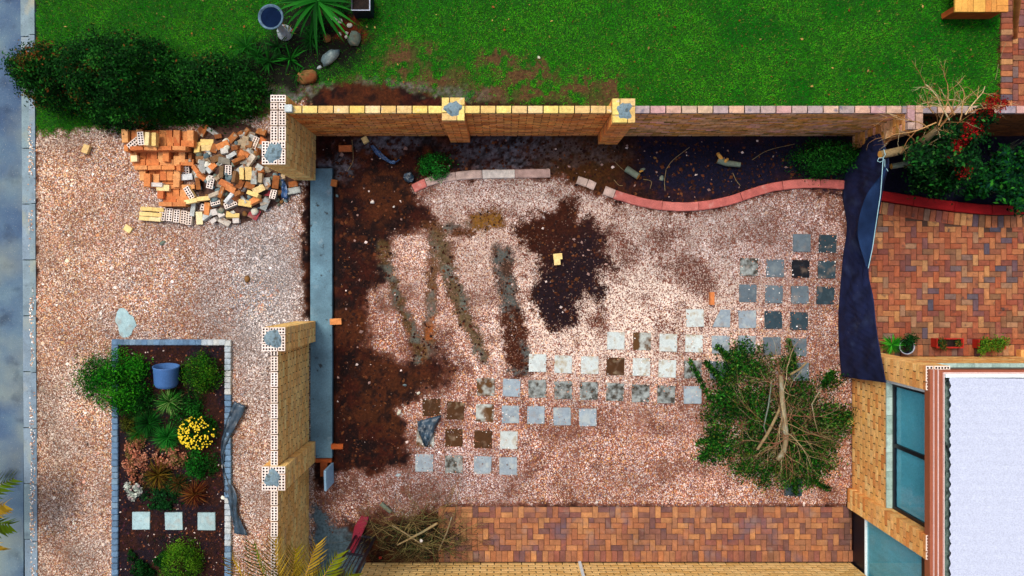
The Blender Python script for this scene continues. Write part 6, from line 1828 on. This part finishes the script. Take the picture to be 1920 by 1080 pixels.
for i, (x0, x1, y0, y1, lab, blobs, n) in enumerate([(1756, 1807, 634, 653, 'terracotta trough with sparse plants and visible soil', [(1768, 648, .24, 9, .06, 2), (1766, 640, .24, 8, .05, 1), (1797, 643, .22, 6, .04, 1.5)], 420),
        (1835, 1886, 636, 655, 'terracotta trough overflowing with yellow green trailing plants', [(1850, 648, .26, 14, .08, 3), (1872, 643, .26, 14, .08, 3), (1885, 638, .26, 9, .06, 1), (1842, 655, .2, 10, .06, 1)], 1700)]):
    a, b = P(x0, y1, .18), P(x1, y0, .18)
    tg = empty('plant_trough', ((a.x + b.x) / 2, (a.y + b.y) / 2, 0), lab, 'planter')
    boxes('tub', [(a.x + .012, b.x - .012, a.y + .012, a.y + .024, 0, .17), (a.x + .012, b.x - .012, b.y - .024, b.y - .012, 0, .17), (a.x + .012, a.x + .024, a.y + .024, b.y - .024, 0, .1695), (b.x - .024, b.x - .012, a.y + .024, b.y - .024, 0, .1695)], M['terracotta'], tg, WL[tg.name])
    boxes('rim', [(a.x, b.x, a.y, a.y + .02, .17, .185), (a.x, b.x, b.y - .02, b.y, .17, .185), (a.x, a.x + .02, a.y + .02, b.y - .02, .17, .1845), (b.x - .02, b.x, a.y + .02, b.y - .02, .17, .1845)], M['terracotta'], tg, WL[tg.name])
    box('soil', a.x + .024, b.x - .024, a.y + .024, b.y - .024, .02, .14, M['potsoil'], tg)
    crown('foliage', blobs, n, .015, [(70, 120, 24), (110, 150, 36), (40, 90, 18), (130, 96, 30)] if i else [(60, 84, 24), (30, 70, 24), (120, 90, 36), (20, 80, 50)], [20, 16, 12, 5], tg, WL[tg.name], 230 + i)
box_st = empty('brick_step', (P(1915, 662).x, P(1915, 662).y, 0), 'low brick step against the house wall beside the planters', 'step')
for k_ in range(5):
    box('brick', P(1905, 0).x + k_ * .11, P(1905, 0).x + k_ * .11 + .1, P(0, 668).y, P(0, 655).y, 0, .12, M['brick_house'], box_st)

# timber structure at the top right ----------------------------------------
zt = .45
a, b = P(1791, 22, zt), P(1890, 22, zt)
tb = empty('timber_bench', ((a.x + b.x) / 2, a.y + .3, 0), 'orange timber bench of upright planks at the edge of the lawn', 'bench')
ws = [13, 11, 11, 22, 11, 10]; xx = 1791.0
for i, w_ in enumerate(ws):
    p, q_ = P(xx, 22, zt), P(xx + w_ - .6, 22, zt)
    box('plank', p.x, q_.x, a.y, a.y + .7, zt - .035, zt + random.uniform(-.003, .003), M['wood'], tb); xx += w_
for (y0, y1) in ((22, 10.5), (10, -6), (-6.5, -30)):
    p, q_ = P(1869, y0, zt), P(1890, y1, zt); box('plank', p.x, q_.x, p.y, q_.y, zt - .04, zt + .006, M['wood'], tb)
box('apron', a.x + .03, b.x - .03, a.y + .03, a.y + .06, .05, zt - .036, M['wood_raw'], tb)
for lx_ in (a.x + .05, b.x - .12):
    for ly_ in (a.y + .07, a.y + .6): box('leg', lx_, lx_ + .07, ly_, ly_ + .07, 0, zt - .037, M['wood_raw'], tb)
o_ = P(1904, 70)
po = tube_obj('leaning_pole', [([tuple(P(1904, 70, .03)), tuple(P(1905, 35, .6)), tuple(P(1908, -5, 1.2)), tuple(P(1912, -60, 1.9))], [.03, .042, .055, .065])], M['wood_post'], None, (o_.x, o_.y, 0), 10)
tag(po, 'varnished round timber pole leaning over the brick path', 'pole')

# gate and maroon board beside the courtyard wall ----------------------------
g0, g1 = P(668, 1000), P(706, 1006)
gate = empty('steel_gate', ((g0.x + g1.x) / 2, (g0.y + g1.y) / 2, 0), 'black steel bar gate standing open beside the cream wall', 'gate')
d = Vector((g1.x - g0.x, g1.y - g0.y, 0)); gl_ = d.length; d.normalize(); nn = Vector((-d.y, d.x, 0))
def gbar(nm, s0, s1, z0_, z1_, th=.02):
    V = []
    for zq in (z0_, z1_):
        for s_, t_ in ((s0, -th / 2), (s1, -th / 2), (s1, th / 2), (s0, th / 2)):
            q_ = Vector((g0.x, g0.y, 0)) + d * s_ + nn * t_; V.append((q_.x, q_.y, zq))
    mk(nm, V, BF, M['steel_black'], gate, WL[gate.name])
gbar('stile', 0, .032, .04, 1.75, .032); gbar('stile', gl_ - .04, gl_, .04, 1.75, .035)
gbar('rail', .045, gl_ - .06, .06, .10, .03); gbar('rail', .045, gl_ - .06, .85, .89, .03); gbar('rail', .045, gl_ - .06, 1.7, 1.75, .03)
for k_ in range(4): gbar('bar', .032 + (gl_ - .072) * (k_ + 1) / 5 - .006, .032 + (gl_ - .072) * (k_ + 1) / 5 + .006, .10, 1.7, .012)
V = [tuple(P(*p)) for p in [(678, 966, .02), (692, 968, .02), (690, 978, .02), (662, 1040, .10), (657, 1028, .1), (666, 985, .06)]]
V2 = [(v[0], v[1], v[2] + .05) for v in V]
n_ = len(V)
mb = mk('maroon_board', V + V2, [tuple(range(n_ - 1, -1, -1)), tuple(range(n_, 2 * n_))] + [(i, (i + 1) % n_, n_ + (i + 1) % n_, n_ + i) for i in range(n_)], M['maroon'], None, V[0])
tag(mb, 'faded maroon board lying beside the black gate', 'board')

# palms cut by the picture edge -----------------------------------------------
def palm(label, base_px, crown_px, zc, fronds, seed, ln=1.2, trunk_r=.08):
    b_ = P(*base_px); c_ = P(crown_px[0], crown_px[1], zc)
    root = empty('palm', (b_.x, b_.y, 0), label, 'palm')
    tube_obj('trunk', [([(b_.x, b_.y, -.05), ((b_.x + c_.x) / 2, (b_.y + c_.y) / 2, zc / 2), (c_.x, c_.y, zc)], [trunk_r, trunk_r * .85, trunk_r * .7])], M['bark'], root, (b_.x, b_.y, 0), 9)
    r = random.Random(seed)
    for az_ in fronds:
        a = math.radians(az_); L = ln * r.uniform(.85, 1.1); VV, FF, CC = [], [], []
        e = r.uniform(.35, .7); rad = 0; zz = 0; rib = []
        for s_ in range(15):
            rib.append((c_.x + rad * math.cos(a), c_.y + rad * math.sin(a), c_.z + zz)); rad += L / 14 * math.cos(e); zz += L / 14 * math.sin(e); e -= .085
        cb = np.array(S(*r.choice([(120, 128, 20), (150, 132, 24), (86, 112, 18), (170, 140, 40)])))
        for s_ in range(2, 14):
            for sd_ in (-1, 1):
                for h_ in (0, .5):
                    q_ = np.array(rib[s_]) * (1 - h_) + np.array(rib[min(14, s_ + 1)]) * h_
                    la = a + sd_ * (1.0 - .03 * s_) + r.uniform(-.08, .08); ll = .34 * (1 - ((s_ - 6) / 11) ** 2) * r.uniform(.85, 1.1)
                    dx, dy = math.cos(la), math.sin(la); o2 = len(VV); w_ = .011
                    VV += [(q_[0] - dy * w_, q_[1] + dx * w_, q_[2]), (q_[0] + dy * w_, q_[1] - dx * w_, q_[2]), (q_[0] + dx * ll * .6 + dy * w_ * .8, q_[1] + dy * ll * .6 - dx * w_ * .8, q_[2] + .04), (q_[0] + dx * ll, q_[1] + dy * ll, q_[2] - .03)]
                    FF.append((o2, o2 + 1, o2 + 2, o2 + 3)); CC += [cb * r.uniform(.6, 1.4)] * 4
        fr = mk('frond', np.array(VV), np.array(FF), M['leaf'], root, (c_.x, c_.y, c_.z), col=np.array(CC))
        tube_obj('rib', [(rib, [.012 * (1 - i / 16) for i in range(15)])], M['cutwood'], fr, (c_.x, c_.y, c_.z), 5)
    return root
palm('yellow green palm whose fronds reach over the garden wall end', (640, 1075), (552, 1168), 2.1, [58, 74, 90, 104, 118, 132, 40, 150, 200, 250, 300, 340], 5, 1.3)
palm('green palm at the far side of the kerb with spiky leaf tips', (-90, 955), (-98, 952), 1.2, [5, -18, 24, 48, -45, 120, 180, 240], 6, 1.0)

rg_ = np.random.default_rng(301)
n = 150
qx = rg_.uniform(80, 1860, n); qy = rg_.uniform(-20, 200, n); kx = CAM_H / FPX
okl = fields(qx, qy)['lawn'] > .5
qx, qy = qx[okl], qy[okl]; n = len(qx)
pal = SA((150, 84, 40), (196, 160, 90), (120, 62, 30), (150, 120, 70), (90, 40, 22))
fl_ = leaves('fallen_leaves', np.stack([(qx - NX) * kx, -(qy - NY) * kx, np.full(n, .045)], 1), np.tile([0, 0, 1.0], (n, 1)), rg_.uniform(.012, .034, n), pal[rg_.choice(5, n)], None, (0, 3, 0), .6, 302)
tag(fl_, 'dry fallen leaves scattered over the lawn', 'leaves', kind='stuff')

# small litter ---------------------------------------------------------------
for i, (x, y, r, kd, lab) in enumerate([(698, 379, .035, 'white_stone', 'white angular stone on the dug soil'), (749, 773, .045, 'rock_w', 'pale oval stone on the soil near the plastic rag'), (1119, 941, .028, 'white_stone', 'white chip at the edge of the paved strip'), (747, 891, .04, 'slab_blue', 'pale blue stone chip on the gravel below the slabs'),
        (738, 388, .022, 'white_stone', 'small white fragment on the dug soil'), (632, 367, .03, 'rock_g', 'grey stone beside the footing'), (759, 722, .03, 'rock_g', 'dark grey stone on dug soil'), (785, 737, .03, 'rock_w', 'whitish stone near the gravel edge'), (421, 873, .045, 'white_stone', 'white stone lying on the black polythene'), (420, 932, .04, 'rock_w', 'white stone at the cobble edge of the bed'), (306, 456, .05, 'rock_b', 'mottled lump alone on the driveway gravel'), (464, 523, .06, 'rock_o', 'brownish flat stone on the driveway'), (1010, 108, .03, 'rock_w', 'white stone on the bare lawn patch'), (1205, 318, .04, 'rock_b', 'tan stone beside the sawn stump'), (1240, 335, .045, 'rock_b', 'tan oval stone in the dark bed'), (1228, 296, .03, 'rock_o', 'orange brick chip in the dark bed')]):
    rock(x, y, r, kd, 'stray_stone', lab, 'stone', sq=.6, stretch=(1.2, .85), ang=i, seed=60 + i)
r_ = random.Random(17)
STK = [([(1249, 318), (1246, 340), (1247, 358)], 'thin curved root in the dark bed'), ([(1293, 276), (1262, 300), (1250, 316)], 'long thin twig slanting across the dark bed'), ([(1152, 303), (1168, 318), (1182, 326)], 'thin root beside the sawn stump'),
       ([(1151, 337), (1160, 347), (1168, 348)], 'small forked twig near the edging stub'), ([(1206, 336), (1221, 340), (1219, 354)], 'bent pale stick below the sawn stump'), ([(660, 262), (662, 300), (652, 320)], 'thin grey root on the soil by the orange brick'),
       ([(1886, 80), (1879, 98), (1876, 108)], 'dark stick lying on the lawn by the brick path'), ([(1872, 120), (1869, 138), (1866, 150)], 'thin pale stick on the lawn by the brick path'), ([(1374, 324), (1380, 338), (1388, 348)], 'thin twig below the forked log'), ([(1490, 270), (1440, 282), (1410, 300)], 'dry brown twig in the dark bed')]
for pts, lab in STK:
    w_ = [tuple(P(a, b, .03)) for a, b in pts]
    o_ = tube_obj('stick', [([tuple(q_) for q_ in catmull(w_, 4)], [.0045] * 9)], M['bark'], None, w_[0], 5)
    tag(o_, lab, 'stick')
